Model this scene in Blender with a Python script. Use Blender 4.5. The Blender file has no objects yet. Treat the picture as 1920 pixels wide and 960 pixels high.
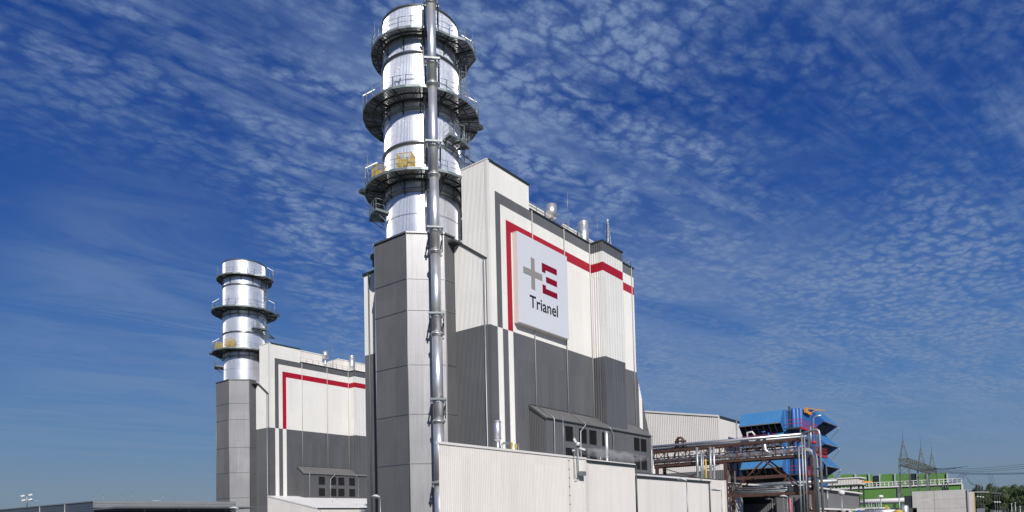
import bpy, math, random
from mathutils import Vector, Matrix
random.seed(7)
R = math.radians
sin, cos, pi = math.sin, math.cos, math.pi
sc = bpy.context.scene
COL = sc.collection
GZ = -1.7                                     # ground level (the eye is at height 0)

# ------------------------------------------------------------------ materials
MATS = {}
def mat(name, col, rough=.6, metal=0., var=.06, vscale=.35, streak=0., spec=.5, bump=0., bscale=8., panel=0., alpha=1.):
    if name in MATS: return MATS[name]
    m = bpy.data.materials.new(name); m.use_nodes = True
    nt = m.node_tree; N = nt.nodes; L = nt.links
    b = N['Principled BSDF']
    b.inputs['Roughness'].default_value = rough
    b.inputs['Metallic'].default_value = metal
    b.inputs['Specular IOR Level'].default_value = spec
    if alpha < 1: b.inputs['Alpha'].default_value = alpha
    tc = N.new('ShaderNodeTexCoord')
    n1 = N.new('ShaderNodeTexNoise'); n1.inputs['Scale'].default_value = vscale; n1.inputs['Detail'].default_value = 6
    L.new(tc.outputs['Object'], n1.inputs['Vector'])
    mp = N.new('ShaderNodeMapping'); mp.inputs['Scale'].default_value = (1.7, 1.7, .09)
    L.new(tc.outputs['Object'], mp.inputs['Vector'])
    n2 = N.new('ShaderNodeTexNoise'); n2.inputs['Scale'].default_value = 1.6; n2.inputs['Detail'].default_value = 4
    L.new(mp.outputs['Vector'], n2.inputs['Vector'])
    mx = N.new('ShaderNodeMix'); mx.data_type = 'FLOAT'; mx.inputs[0].default_value = streak
    L.new(n1.outputs['Fac'], mx.inputs[2]); L.new(n2.outputs['Fac'], mx.inputs[3])
    mr = N.new('ShaderNodeMapRange'); mr.inputs[1].default_value = .25; mr.inputs[2].default_value = .75
    mr.inputs[3].default_value = 1 - var; mr.inputs[4].default_value = 1 + var
    L.new(mx.outputs[0], mr.inputs[0])
    vm = N.new('ShaderNodeVectorMath'); vm.operation = 'SCALE'; vm.inputs[0].default_value = col[:3]
    fac = mr.outputs[0]
    if panel:                                  # slight tone shift from sheet to sheet
        dp = N.new('ShaderNodeVectorMath'); dp.operation = 'DOT_PRODUCT'; dp.inputs[1].default_value = (1, .37, 0); L.new(tc.outputs['Object'], dp.inputs[0])
        sz = N.new('ShaderNodeSeparateXYZ'); L.new(tc.outputs['Object'], sz.inputs[0])
        fl = []
        for src, k in ((dp.outputs['Value'], 1.04), (sz.outputs[2], 6.1)):
            dv = N.new('ShaderNodeMath'); dv.operation = 'DIVIDE'; L.new(src, dv.inputs[0]); dv.inputs[1].default_value = k
            f_ = N.new('ShaderNodeMath'); f_.operation = 'FLOOR'; L.new(dv.outputs[0], f_.inputs[0]); fl.append(f_.outputs[0])
        cx_ = N.new('ShaderNodeCombineXYZ'); L.new(fl[0], cx_.inputs[0]); L.new(fl[1], cx_.inputs[1])
        wn_ = N.new('ShaderNodeTexWhiteNoise'); wn_.noise_dimensions = '2D'; L.new(cx_.outputs[0], wn_.inputs['Vector'])
        m2 = N.new('ShaderNodeMapRange'); m2.inputs[3].default_value = 1 - panel; m2.inputs[4].default_value = 1 + panel; L.new(wn_.outputs['Value'], m2.inputs[0])
        mm = N.new('ShaderNodeMath'); mm.operation = 'MULTIPLY'; L.new(fac, mm.inputs[0]); L.new(m2.outputs[0], mm.inputs[1]); fac = mm.outputs[0]
    L.new(fac, vm.inputs['Scale']); L.new(vm.outputs[0], b.inputs['Base Color'])
    rr = N.new('ShaderNodeMapRange'); rr.inputs[1].default_value = .3; rr.inputs[2].default_value = .7
    rr.inputs[3].default_value = max(0.02, rough * .88); rr.inputs[4].default_value = min(1, rough * 1.12)
    L.new(n1.outputs['Fac'], rr.inputs[0]); L.new(rr.outputs[0], b.inputs['Roughness'])
    if bump:
        n3 = N.new('ShaderNodeTexNoise'); n3.inputs['Scale'].default_value = bscale; n3.inputs['Detail'].default_value = 5
        L.new(tc.outputs['Object'], n3.inputs['Vector'])
        bp = N.new('ShaderNodeBump'); bp.inputs['Strength'].default_value = bump; bp.inputs['Distance'].default_value = .05
        L.new(n3.outputs['Fac'], bp.inputs['Height']); L.new(bp.outputs[0], b.inputs['Normal'])
    MATS[name] = m
    return m

WHITE = mat('white_cladding', (.69, .68, .65), .45, var=.06, streak=.7, panel=.025)
CREAM = mat('cream_cladding', (.655, .63, .595), .5, var=.06, streak=.7, panel=.03)
DARK = mat('anthracite_cladding', (.112, .115, .122), .45, metal=.2, var=.12, streak=.7, panel=.08)
GREY = mat('grey_band_cladding', (.115, .118, .124), .45, metal=.2, var=.08, streak=.6, panel=.05)
RED = mat('red_cladding', (.34, .006, .024), .5, spec=.3, var=.05)
SHEEN = mat('casing_sheen_cladding', (.345, .345, .355), .42, metal=.35, var=.12, streak=.8, panel=.05)  # casing sheet with the sun's sheen lightened into its colour
SILVER = mat('stack_aluminium_sheet', (.76, .775, .81), .37, metal=.85, var=.05, streak=.8, bump=.06, bscale=.9, panel=.04)
PIPE = mat('pipe_steel_sheet', (.70, .70, .70), .38, metal=.8, var=.05, streak=.5, vscale=1.2)
GALV = mat('galvanised_steel', (.34, .37, .38), .5, metal=.7, var=.12, vscale=2)
STEEL = mat('dark_platform_steel', (.075, .085, .085), .55, metal=.4, var=.2, vscale=2)
GRATE = mat('underside_grating', (.26, .27, .265), .7, metal=.3, var=.25, vscale=3, alpha=.8)
BRKT = mat('bracket_steel', (.16, .18, .185), .5, metal=.6, var=.15, vscale=2)
TEAL = mat('platform_edge_galvanised', (.22, .26, .265), .5, metal=.5, var=.15, vscale=2)
COPING = mat('dark_green_coping', (.035, .045, .042), .45, metal=.3)
WCOP = mat('white_coping', (.70, .68, .65), .5)
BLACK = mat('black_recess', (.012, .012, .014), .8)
LOUV = mat('louvre_metal', (.045, .045, .048), .5, metal=.2)
SIGNW = mat('sign_panel_white', (.62, .64, .685), .35, var=.01)  # bluish: the sky's gloss reflection is mixed into the white
SIGNS = mat('sign_edge_white', (.66, .60, .57), .5, var=.02)  # same white warmed in colour as the sunlit side
EMG = mat('sign_grey', (.25, .24, .23), .8, var=.01)
EMR = mat('sign_crimson', (.20, .003, .022), .8, spec=.15, var=.01)
INK = mat('sign_black', (.012, .012, .014), .5)
YEL = mat('yellow_paint', (.50, .36, .06), .6)
TUBE = mat('white_lamp_tube', (.85, .85, .82), .4)
BROWN = mat('brown_primer_steel', (.085, .043, .034), .6, metal=.1, var=.2, vscale=2)
BLUE = mat('blue_cladding', (.055, .205, .43), .5, var=.1, streak=.6, panel=.05)
BLUED = mat('deep_blue_panel', (.028, .115, .36), .45, var=.06)
REDP = mat('red_railing_paint', (.42, .01, .03), .5)
ORANGE = mat('orange_crane_paint', (.62, .28, .03), .5)
GREEN = mat('green_cladding', (.105, .245, .05), .6, var=.16, streak=.5, vscale=.2)
GREEND = mat('recess_shade_green', (.008, .022, .02), .7)
CONC = mat('concrete', (.52, .50, .475), .85, var=.13, vscale=.8, streak=.4, bump=.15)
ROOFW = mat('pale_roof_sheet', (.78, .76, .73), .5, var=.04)
SHED = mat('mid_grey_cladding', (.145, .145, .15), .5, var=.08, streak=.6)
OFFICE = mat('blue_grey_cladding', (.075, .09, .115), .4, metal=.2, var=.1)
LIGHTG = mat('light_grey_fascia', (.30, .31, .33), .45, metal=.3)
LATT = mat('green_grey_lattice_steel', (.15, .175, .155), .6, metal=.3, var=.15)
PORC = mat('dark_insulator', (.018, .018, .024), .35)
WIRE = mat('wire_aluminium', (.03, .05, .07), .5)
LAMPH = mat('lamp_head_shaded', (.50, .52, .52), .4)  # white lamp head greyed, its shading put into the colour
LAMPW = mat('lamp_head_white', (.68, .68, .66), .4)
ASPH = mat('asphalt', (.055, .055, .055), .9, var=.15, vscale=.5, bump=.2)
GRASS = mat('grass_field', (.06, .085, .03), .95, var=.3, vscale=.05)
BARK = mat('tree_bark', (.07, .05, .035), .9)
GLASS = mat('camera_glass', (.02, .02, .03), .1)

def leafmat(name, c):
    m = mat(name, c, .65, var=.35, vscale=.6)
    return m
LEAF = [leafmat('leaves_dark', (.040, .068, .022)), leafmat('leaves_mid', (.060, .095, .030)), leafmat('leaves_olive', (.078, .100, .036))]

# ------------------------------------------------------------------ mesh builder
class MB:
    def __init__(s): s.v = []; s.f = []; s.m = []; s.sm = []
    def poly(s, pts, mi=0, smooth=False):
        b = len(s.v); s.v += [tuple(p) for p in pts]; s.f.append(tuple(range(b, b + len(pts)))); s.m.append(mi); s.sm.append(smooth)
        return s
    def grid(s, rings, mi=0, smooth=True, close=True, cap=True):
        b = len(s.v); n = len(rings[0])
        for r in rings: s.v += [tuple(p) for p in r]
        for i in range(len(rings) - 1):
            for j in range(n if close else n - 1):
                k = (j + 1) % n
                s.f.append((b + i * n + j, b + i * n + k, b + (i + 1) * n + k, b + (i + 1) * n + j)); s.m.append(mi); s.sm.append(smooth)
        if cap and close:
            s.f.append(tuple(b + j for j in range(n))[::-1]); s.m.append(mi); s.sm.append(False)
            s.f.append(tuple(b + (len(rings) - 1) * n + j for j in range(n))); s.m.append(mi); s.sm.append(False)
        return s
    def box(s, x0, x1, y0, y1, z0, z1, mi=0):
        p = [(x0, y0, z0), (x1, y0, z0), (x1, y1, z0), (x0, y1, z0), (x0, y0, z1), (x1, y0, z1), (x1, y1, z1), (x0, y1, z1)]
        for q in ((0, 3, 2, 1), (4, 5, 6, 7), (0, 1, 5, 4), (1, 2, 6, 5), (2, 3, 7, 6), (3, 0, 4, 7)): s.poly([p[i] for i in q], mi)
        return s
    def bar(s, a, b, w, h=None, mi=0, up=(0, 0, 1)):
        a = Vector(a); b = Vector(b); d = (b - a)
        if d.length < 1e-6: return s
        d.normalize(); u = Vector(up)
        if abs(d.dot(u)) > .98: u = Vector((1, 0, 0))
        r = d.cross(u).normalized(); u = r.cross(d).normalized(); h = h or w
        r *= w / 2; u *= h / 2
        s.grid([[p - r - u, p + r - u, p + r + u, p - r + u] for p in (a, b)], mi, False)
        return s
    def tube(s, a, b, r, n=10, mi=0, r2=None):
        return s.path([a, b], r, n, mi, r2)
    def path(s, pts, r, n=8, mi=0, r2=None):
        pts = [Vector(p) for p in pts]; rings = []
        prev = None
        for i, p in enumerate(pts):
            d = (pts[min(i + 1, len(pts) - 1)] - pts[max(i - 1, 0)]).normalized()
            if prev is None:
                u = Vector((0, 0, 1)) if abs(d.z) < .9 else Vector((1, 0, 0))
                x = d.cross(u).normalized()
            else: x = (prev - d * prev.dot(d)).normalized()
            prev = x; y = d.cross(x)
            k = 1.
            if 0 < i < len(pts) - 1:
                d1 = (p - pts[i - 1]).normalized(); d2 = (pts[i + 1] - p).normalized()
                k = 1 / max(.6, math.sqrt(max(0.01, (1 + d1.dot(d2)) / 2)))
            rr = (r if r2 is None else r + (r2 - r) * i / (len(pts) - 1)) * (k if len(pts) < 6 else 1)
            rings.append([p + x * rr * cos(2 * pi * j / n) + y * rr * sin(2 * pi * j / n) for j in range(n)])
        return s.grid(rings, mi, True)
    def lathe(s, c, prof, n=32, mi=0, smooth=True, cap=True, a0=0., a1=None):
        full = a1 is None
        rings = []
        for r, z in prof:
            rings.append([(c[0] + r * cos(a), c[1] + r * sin(a), z) for a in
                          ([2 * pi * j / n for j in range(n)] if full else [a0 + (a1 - a0) * j / n for j in range(n + 1)])])
        return s.grid(rings, mi, smooth, full, cap)
    def prism(s, pl, z0, z1, mi=0, side=None):
        n = len(pl); f0 = z0 if callable(z0) else (lambda x, y: z0); f1 = z1 if callable(z1) else (lambda x, y: z1)
        s.poly([(x, y, f1(x, y)) for x, y in pl], mi); s.poly([(x, y, f0(x, y)) for x, y in pl[::-1]], mi)
        for i in range(n):
            a = pl[i]; b = pl[(i + 1) % n]
            s.poly([(*a, f0(*a)), (*b, f0(*b)), (*b, f1(*b)), (*a, f1(*a))], mi if side is None else side)
        return s
    def split(s, name, mats, parent=None):
        """one object per connected piece"""
        key = {}; par = list(range(len(s.f)))
        def find(i):
            while par[i] != i: par[i] = par[par[i]]; i = par[i]
            return i
        for i, f in enumerate(s.f):
            for v in f:
                k = tuple(round(c, 3) for c in s.v[v])
                if k in key: par[find(i)] = find(key[k])
                else: key[k] = i
        gr = {}
        for i in range(len(s.f)): gr.setdefault(find(i), []).append(i)
        out = []
        for fs in gr.values():
            m = MB()
            for i in fs: m.poly([s.v[v] for v in s.f[i]], s.m[i], s.sm[i])
            mp = {}; nv = []; nf = []
            for f in m.f:
                g = []
                for v in f:
                    k = tuple(round(c, 4) for c in m.v[v])
                    if k not in mp: mp[k] = len(nv); nv.append(m.v[v])
                    g.append(mp[k])
                nf.append(tuple(g))
            m.v, m.f = nv, nf; out.append(m.build(name, mats, parent))
        return out
    def build(s, name, mats, parent=None, **props):
        me = bpy.data.meshes.new(name)
        o = bpy.data.objects.new(name, me)
        off = Vector((0, 0, 0)); q = parent
        while q is not None: off += q.location; q = q.parent
        me.from_pydata([(x - off.x, y - off.y, z - off.z) for x, y, z in s.v], [], s.f)
        for m in (mats if isinstance(mats, (list, tuple)) else [mats]): me.materials.append(m)
        me.polygons.foreach_set('material_index', s.m); me.polygons.foreach_set('use_smooth', s.sm)
        me.update()
        COL.objects.link(o)
        if parent: o.parent = parent
        for k, v in props.items(): o[k] = v
        return o

def thing(name, label, cat, loc=(0, 0, 0), group=None):
    o = bpy.data.objects.new(name, None); o.empty_display_size = .5
    COL.objects.link(o); o.location = loc
    o['label'] = label; o['category'] = cat
    if group: o['group'] = group
    return o
def tag(o, label, cat, group=None):
    o['label'] = label; o['category'] = cat
    if group: o['group'] = group
    return o
def dup(root, shift, label=None, group=None):
    def cp(o, par):
        c = o.copy(); COL.objects.link(c)
        if par: c.parent = par
        for ch in list(o.children): cp(ch, c)
        return c
    r = cp(root, None); r.location = root.location + Vector(shift)
    if label: r['label'] = label
    if group: r['group'] = group
    return r

def clad(mb, a, b, n, xs, zs, fn, pitch=.17, dep=.03, tmap=None):
    """ribbed sheet wall from plan point a to b, outward normal n; cells xs x zs (distance along, height); fn gives the material index or None.
    zs entries may be callables of the distance."""
    a = Vector((a[0], a[1])); b = Vector((b[0], b[1])); L = (b - a).length; d = (b - a) / L; n = Vector(n).normalized()
    prof = [(0, 0), (.30, 0), (.40, 1), (.75, 1), (.85, 0)]
    pts = set([round(x, 4) for x in xs])
    k = 0
    while k * pitch < L:
        for t, h in prof:
            q = (k + t) * pitch
            if xs[0] < q < xs[-1]: pts.add(round(q, 4))
        k += 1
    pts = sorted(pts)
    def h(q):
        t = (q / pitch) % 1
        if t < .30: return 0
        if t < .40: return (t - .30) / .1
        if t < .75: return 1
        if t < .85: return 1 - (t - .75) / .1
        return 0
    def P(q, z):
        e = a + d * q + n * (dep * h(q)); return (e.x, e.y, z)
    flip = (d.x * n.y - d.y * n.x) > 0     # keep faces outward
    for i in range(len(pts) - 1):
        q0, q1 = pts[i], pts[i + 1]
        if q1 - q0 < 1e-4: continue
        qm = (q0 + q1) / 2
        for j in range(len(zs) - 1):
            zf = [z if not callable(z) else None for z in (zs[j], zs[j + 1])]
            f0 = zs[j] if callable(zs[j]) else (lambda q, z=zs[j]: z)
            f1 = zs[j + 1] if callable(zs[j + 1]) else (lambda q, z=zs[j + 1]: z)
            if f1(qm) - f0(qm) < 1e-3: continue
            mi = fn(qm, (f0(qm) + f1(qm)) / 2)
            if mi is None: continue
            pl = [P(q0, f0(q0)), P(q1, f0(q1)), P(q1, f1(q1)), P(q0, f1(q0))]
            mb.poly(pl[::-1] if flip else pl, mi)
    return mb

# ================================================================== UNIT BUILDING
U0, V0 = 50.11, 42.49
XE, XF, XG, XL = 51.23, 52.04, 52.89, 53.71
XM, YN, XO, XQ = 69.03, 40.86, 73.77, 79.52
H1, H2, HB = 35.59, 32.96, 19.2
HF, HRT, HRB = 31.78, 30.49, 29.44
TX, TY = 23.865, 76.008
WALLM = [WHITE, DARK, GREY, RED]
def pat(x, z):
    if z < HB: return 0 if (XE < x < XF or XG < x < XL) else 1
    if x < XE or z > 32.86: return 0 if (x < 56.9) else 2
    if x < XF or z > HF: return 2
    if x < XG or z > HRT: return 0
    if x < XL or z > HRB: return 3
    return 0
EAVY = 40.39
WIN = [(59.45, 60.98), (62.10, 63.70), (64.15, 65.74), (66.87, 68.45), (74.38, 75.88), (76.15, 77.70)]
WZ = [(8.37, 10.0), (6.08, 7.70)]

def downpipe(parent, pts, r=.055, m=None):
    return MB().path(pts, r, 8).build('downpipe', m or GALV, parent)

def boiler_house(label, group):
    t = thing('boiler_house', label, 'industrial building', (U0, V0, GZ), group)
    m = MB()
    # long side, gable end and the rest
    clad(m, (U0, V0), (XM, V0), (0, -1), [0, XE - U0, XF - U0, XG - U0, XL - U0, 56.9 - U0, XM - U0],
         [GZ, HB, HRB, HRT, HF, 32.86, 32.96, H1], lambda q, z: None if (z > 32.96 and q > 6.79) else pat(U0 + q, z))
    # left face of the corner block, stair bump and the set-back end bay
    clad(m, (U0, V0), (U0, 61.1), (-1, 0), [0, 3.34, 18.61], [GZ, HB, 28.4, H1], lambda q, z: None if (z > 28.4 and q > 3.34) else (1 if z < HB else 0))
    clad(m, (XM, YN), (XM, V0), (-1, 0), [0, V0 - YN], [GZ, HB, HRB, HRT, HF, H2], lambda q, z: pat(60, z), pitch=.32, dep=.06)
    clad(m, (XM, YN), (XO, YN), (0, -1), [0, XO - XM], [GZ, HB, HRB, HRT, HF, H2], lambda q, z: pat(60, z), pitch=.60, dep=.025)
    clad(m, (XO, V0), (XQ, V0), (0, -1), [0, XQ - XO], [GZ, HB, HRB, HRT, HF, H2], lambda q, z: pat(60, z))
    sl = lambda q: HB - q * 2.54 if q < 3.13 else 11.25 - (q - 3.13) * 4.0
    clad(m, (XQ, V0), (XQ + 4.3, V0), (0, -1), [0, .5, 1.35, 3.45, 4.3], [GZ, sl], lambda q, z: 0 if (.5 < q < 1.35 or q > 3.45) else 1)
    # block behind: plain returns
    m.poly([(XQ, V0, HB), (XQ, 61, HB), (XQ, 61, H2), (XQ, V0, H2)], 0)
    m.poly([(XQ + 4.3, V0, GZ), (XQ + 4.3, 61, GZ), (XQ + 3.13, 61, 11.25), (XQ + 3.13, V0, 11.25)], 1)
    m.poly([(XQ + 3.13, V0, 11.25), (XQ + 3.13, 61, 11.25), (XQ, 61, HB), (XQ, V0, HB)], 1)
    m.poly([(XO, V0, GZ), (XO, YN, GZ), (XO, YN, H2), (XO, V0, H2)][::-1], 0)
    m.poly([(56.9, 45.83, 28), (56.9, 61.1, 28), (56.9, 61.1, H2), (56.9, 45.83, H2)][::-1], 0)
    m.poly([(U0, 45.83, 26), (57, 45.83, 26), (57, 45.83, H1), (U0, 45.83, H1)], 0)
    m.poly([(56.9, V0, H2), (56.9, 45.83, H2), (56.9, 45.83, H1), (56.9, V0, H1)][::-1], 0)
    m.poly([(U0, 61.1, GZ), (XQ, 61.1, GZ), (XQ, 61.1, H2), (U0, 61.1, H2 - 4.5)], 1)
    m.build('wall', WALLM, t)
    m = MB()                                   # roofs
    m.poly([(U0, V0, H1 - .02), (56.9, V0, H1 - .02), (56.9, 45.83, H1 - .02), (U0, 45.83, H1 - .02)])
    m.poly([(56.9, V0, H2 - .03), (XQ, V0, H2 - .03), (XQ, 61.1, H2 - .03), (56.9, 61.1, H2 - .03)])
    m.poly([(XM, YN, H2 - .03), (XO, YN, H2 - .03), (XO, V0, H2 - .03), (XM, V0, H2 - .03)])
    m.poly([(U0, 45.83, 28.4), (56.9, 45.83, 28.4), (56.9, 61.1, 28.4), (U0, 61.1, 28.4)])
    m.build('roof', ROOFW, t)
    m = MB()                                   # copings
    g = .10
    m.box(U0 + .3, 57.0, V0 - g, V0 + .12, H1 - .08, H1 + .14)
    m.box(56.96, XM - g, V0 - g, V0 + .12, H2 - .02, H2 + .17)
    m.box(XM - g, XM + .12, YN - g, V0 + .12, H2 - .021, H2 + .171)
    m.box(XM + .12, XO + g, YN - g - .001, YN + .12, H2 - .02, H2 + .17)
    m.box(XO + g, XQ + .15, V0 - g, V0 + .12, H2 - .02, H2 + .17)
    m.box(XQ - .02, XQ + .151, V0 + .12, 61, H2 - .02, H2 + .17)
    m.box(U0 - .14, U0 + .1, 56.9, 61.25, 28.36, 28.62)
    m.split('coping', COPING, t)
    MB().box(U0 - .06, U0 + .12, V0 - .06, 45.9, H1 - .05, H1 + .07).build('pale_coping', WCOP, t)
    # corner trims
    m = MB()
    m.box(U0 - .04, U0 + .32, V0 - .045, V0 + .3, HB, H1 - .08, 0); m.box(U0 - .04, U0 + .32, V0 - .045, V0 + .3, GZ, HB, 1)
    for (x, y) in ((XM, YN),):
        m.box(x - .075, x + .45, y - .035, y + .35, GZ, HB, 1); m.box(x - .075, x + .45, y - .035, y + .35, HB, HRB, 0)
        m.box(x - .075, x + .45, y - .035, y + .35, HRT, HF, 0); m.box(x - .075, x + .45, y - .035, y + .35, HRB, HRT, 3)
        m.box(x - .075, x + .45, y - .035, y + .35, HF, H2 - .03, 2)
    m.split('corner_trim', WALLM, t)
    # thin panel joints across the long side
    m = MB()
    for z in (24.9,):
        m.box(U0 - .036, U0 - .031, V0 + .33, 46.5, z, z + .03)
    m.split('panel_joint', mat('joint_grey', (.50, .49, .47), .6), t)
    # annex skin on the narrow side with the sloping flashing
    m = MB(); top = lambda q: 25.7 + (27.95 - 25.7) * min(1, q / 3.2)
    clad(m, (49.89, 42.73), (49.89, 46.85), (-1, 0), [0, 4.12], [GZ, HB, top], lambda q, z: 1 if z < HB else 0)
    m.poly([(49.89, 42.73, GZ), (50.2, 42.73, GZ), (50.2, 42.73, 25.7), (49.89, 42.73, 25.7)], 1)
    m.build('annex_wall', WALLM, t)
    m = MB(); m.bar((49.95, 42.68, 25.7), (49.95, 45.95, 28.0), .34, .22)
    m.box(48.9, 50.2, 45.9, 46.9, 27.97, 28.2)
    m.split('flashing', STEEL, t)
    # gallery with louvres along the foot of the long side
    m = MB(); x0, x1 = 56.09, 78.93; ez, wz = 10.48, 11.95
    xs = [0]; 
    for a, b in WIN: xs += [a - x0, b - x0]
    xs.append(x1 - x0)
    def gf(q, z):
        for a, b in WIN:
            if a - x0 < q < b - x0:
                for c, d in WZ:
                    if c < z < d: return None
        return 0
    clad(m, (x0, EAVY), (x1, EAVY), (0, -1), xs, [GZ, 6.08, 7.70, 8.37, 10.0, ez], gf, pitch=.17, dep=.02)
    clad(m, (x0, EAVY), (x0, V0), (-1, 0), [0, V0 - EAVY], [GZ, lambda q: ez + (wz - ez) * q / (V0 - EAVY)], lambda q, z: 0, pitch=.21, dep=.03)
    m.poly([(x1, EAVY, GZ), (x1, V0, GZ), (x1, V0, wz), (x1, EAVY, ez)])
    m.build('gallery_wall', mat('gallery_cladding', (.104, .106, .112), .45, metal=.25, var=.1, streak=.6, panel=.06), t)
    m = MB()
    q = x0 - .12                                # standing seam roof sheet
    while q < x1 + .1:
        m.poly([(q, EAVY - .12, ez + .02), (q + .56, EAVY - .12, ez + .02), (q + .56, V0 - .03, wz + .10), (q, V0 - .03, wz + .10)])
        m.bar((q + .58, EAVY - .12, ez + .04), (q + .58, V0 - .03, wz + .12), .05, .05); q += .6
    m.build('gallery_roof', mat('gallery_roof_sheet', (.20, .195, .19), .45, metal=.3, var=.1), t)
    m = MB(); m.box(x0 - .12, x1 + .15, EAVY - .2, EAVY - .06, ez - .06, ez + .03)
    m.bar((x0 - .1, EAVY - .15, ez - .12), (x0 - .1, V0, wz - .05), .1, .16)
    m.bar((x0, V0 - .07, wz + .14), (XM, V0 - .07, wz + .14), .06, .06)
    m.build('gutter', STEEL, t)
    for a, b in WIN:
        for c, d in WZ:
            m = MB(); m.box(a, b, EAVY + .18, EAVY + .2, c, d, 1)
            for (p0, p1, p2, p3) in ((a, a + .05, c, d), (b - .05, b, c, d), (a + .05, b - .05, c, c + .05), (a + .05, b - .05, d - .05, d)):
                m.box(p0, p1, EAVY - .03, EAVY + .18, p2, p3, 0)
            z = c + .1
            while z < d - .1:
                m.poly([(a + .05, EAVY + .02, z), (b - .05, EAVY + .02, z), (b - .05, EAVY + .15, z + .1), (a + .05, EAVY + .15, z + .1)], 0); z += .12
            m.build('louvre', [LOUV, BLACK], t)
    # downpipes
    zr = lambda y: ez + (wz - ez) * (y - EAVY) / (V0 - EAVY)
    for x, dx in ((57.23, 0), (63.22, -1.05), (68.60, .55), (78.85, 0)):
        wm = mat('downpipe_paint', (.42, .41, .40), .5)
        downpipe(t, [(x, V0 - .12, H2 - .05), (x, V0 - .12, wz + .15)], .06, wm)
        p = [(x, V0 - .12, wz + .12), (x, EAVY - .16, ez + .12), (x, EAVY - .22, ez - .05)]
        if dx: p.append((x + dx, EAVY - .2, ez - .75 * abs(dx) - .1))
        p.append((x + dx, EAVY - .1 if dx == 0 else EAVY - .1, GZ + .2))
        downpipe(t, p, .055)
    downpipe(t, [(49.72, 42.8, 25.6), (49.72, 42.8, 6.4), (49.9, 42.3, 5.9)], .06)
    downpipe(t, [(U0 - .12, 60.2, 28.4), (U0 - .12, 60.2, GZ + .2)], .08, mat('downpipe_dark', (.12, .12, .125), .5))
    MB().box(48.9, 49.5, 57.6, 58.2, 28.4, 29.2).box(48.75, 49.65, 57.45, 58.35, 29.2, 29.75).build('roof_cowl', STEEL, t)
    # octagonal casing around the foot of the stack
    cs = [(49.89, 46.79), (48.50, 46.79), (45.83, 49.46), (45.83, 54.16), (48.50, 56.83), (50.11, 56.83)]
    zb = [GZ, 5.92, 10.78, 15.65, 21.06, 24.2, 28.78]
    m = MB(); nn = [(0, -1), (-1, -1), (-1, 0), (-1, 1), (0, 1)]
    for i in range(5):
        a, b = cs[i], cs[i + 1]; L = math.dist(a, b)
        clad(m, a, b, nn[i], [0, L], [GZ, 28.78], lambda q, z, k=(0 if i == 1 else 1): k, pitch=.172 if i != 2 else .156, dep=.035)  # only the chamfer takes the lighter sheen colour, other faces stay dark
    m.build('stack_casing', [SHEEN, DARK], t)
    m = MB()
    for i in range(5):
        a, b = Vector(cs[i]), Vector(cs[i + 1]); n = Vector(nn[i]).normalized()
        for z in zb[1:-1]:
            o = n * .045; m.bar((*(a + o), z), (*(b + o), z), .03, .09)
        o = n * .03; m.bar((*(a + o), 28.82), (*(b + o), 28.82), .22, .16)
    m.split('casing_band', mat('casing_trim', (.24, .24, .245), .45, metal=.7), t)
    m = MB()
    for (x, y), n in zip(cs[1:5], ((-.38, -.92), (-.92, -.38), (-.92, .38), (-.38, .92))):
        m.tube((x + n[0] * .02, y + n[1] * .02, GZ), (x + n[0] * .02, y + n[1] * .02, 28.75), .05, 8)
    m.split('casing_corner', mat('casing_corner_trim', (.2, .2, .205), .45, metal=.6), t)
    m = MB(); m.prism(cs + [(52, 52)], 28.6, 28.7); m.build('casing_roof', GALV, t)
    # roof edge railing and roof house
    m = MB()
    def rail(a, b, h=1.1, step=1.5, r=.022):
        a = Vector(a); b = Vector(b); n = max(1, round((b - a).length / step))
        for i in range(n + 1):
            p = a.lerp(b, i / n); m.bar(p, p + Vector((0, 0, h)), .05)
        for k in (h, h * .55): m.tube(a + Vector((0, 0, k)), b + Vector((0, 0, k)), r, 6)
    rail((57.1, V0 + .25, H2), (XM - .2, V0 + .25, H2)); rail((XO + .3, V0 + .25, H2), (XQ - .1, V0 + .25, H2)); rail((XQ - .1, V0 + .25, H2), (XQ - .1, 60, H2))
    m.build('roof_railing', GALV, t)
    m = MB()
    for (xa, xb, ya, yb, zt) in ((57.0, 65.0, 46.2, 55, 36.45), (68.8, 79.0, 46.2, 57, 36.35)):
        for a, b, n in (((xa, ya), (xb, ya), (0, -1)), ((xa, ya), (xa, yb), (-1, 0)), ((xb, ya), (xb, yb), (1, 0))):
            clad(m, a, b, n, [0, math.dist(a, b)], [H2, zt], lambda q, z: 0)
        m.poly([(xa, ya, zt), (xb, ya, zt), (xb, yb, zt), (xa, yb, zt)])
        m.box(xa - .08, xb + .08, ya - .1, ya + .1, zt - .05, zt + .12, 1)
    m.split('roof_house', [CREAM, WCOP], t)
    return t

G_UNIT = 'the two boiler houses of the plant'
bh1 = boiler_house('large near boiler house of white and anthracite ribbed cladding carrying the white sign', G_UNIT)
del bh1['group']
bh2 = dup(bh1, (TX, TY, 0), 'further boiler house on the left with red and grey lines but no sign')

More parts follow.
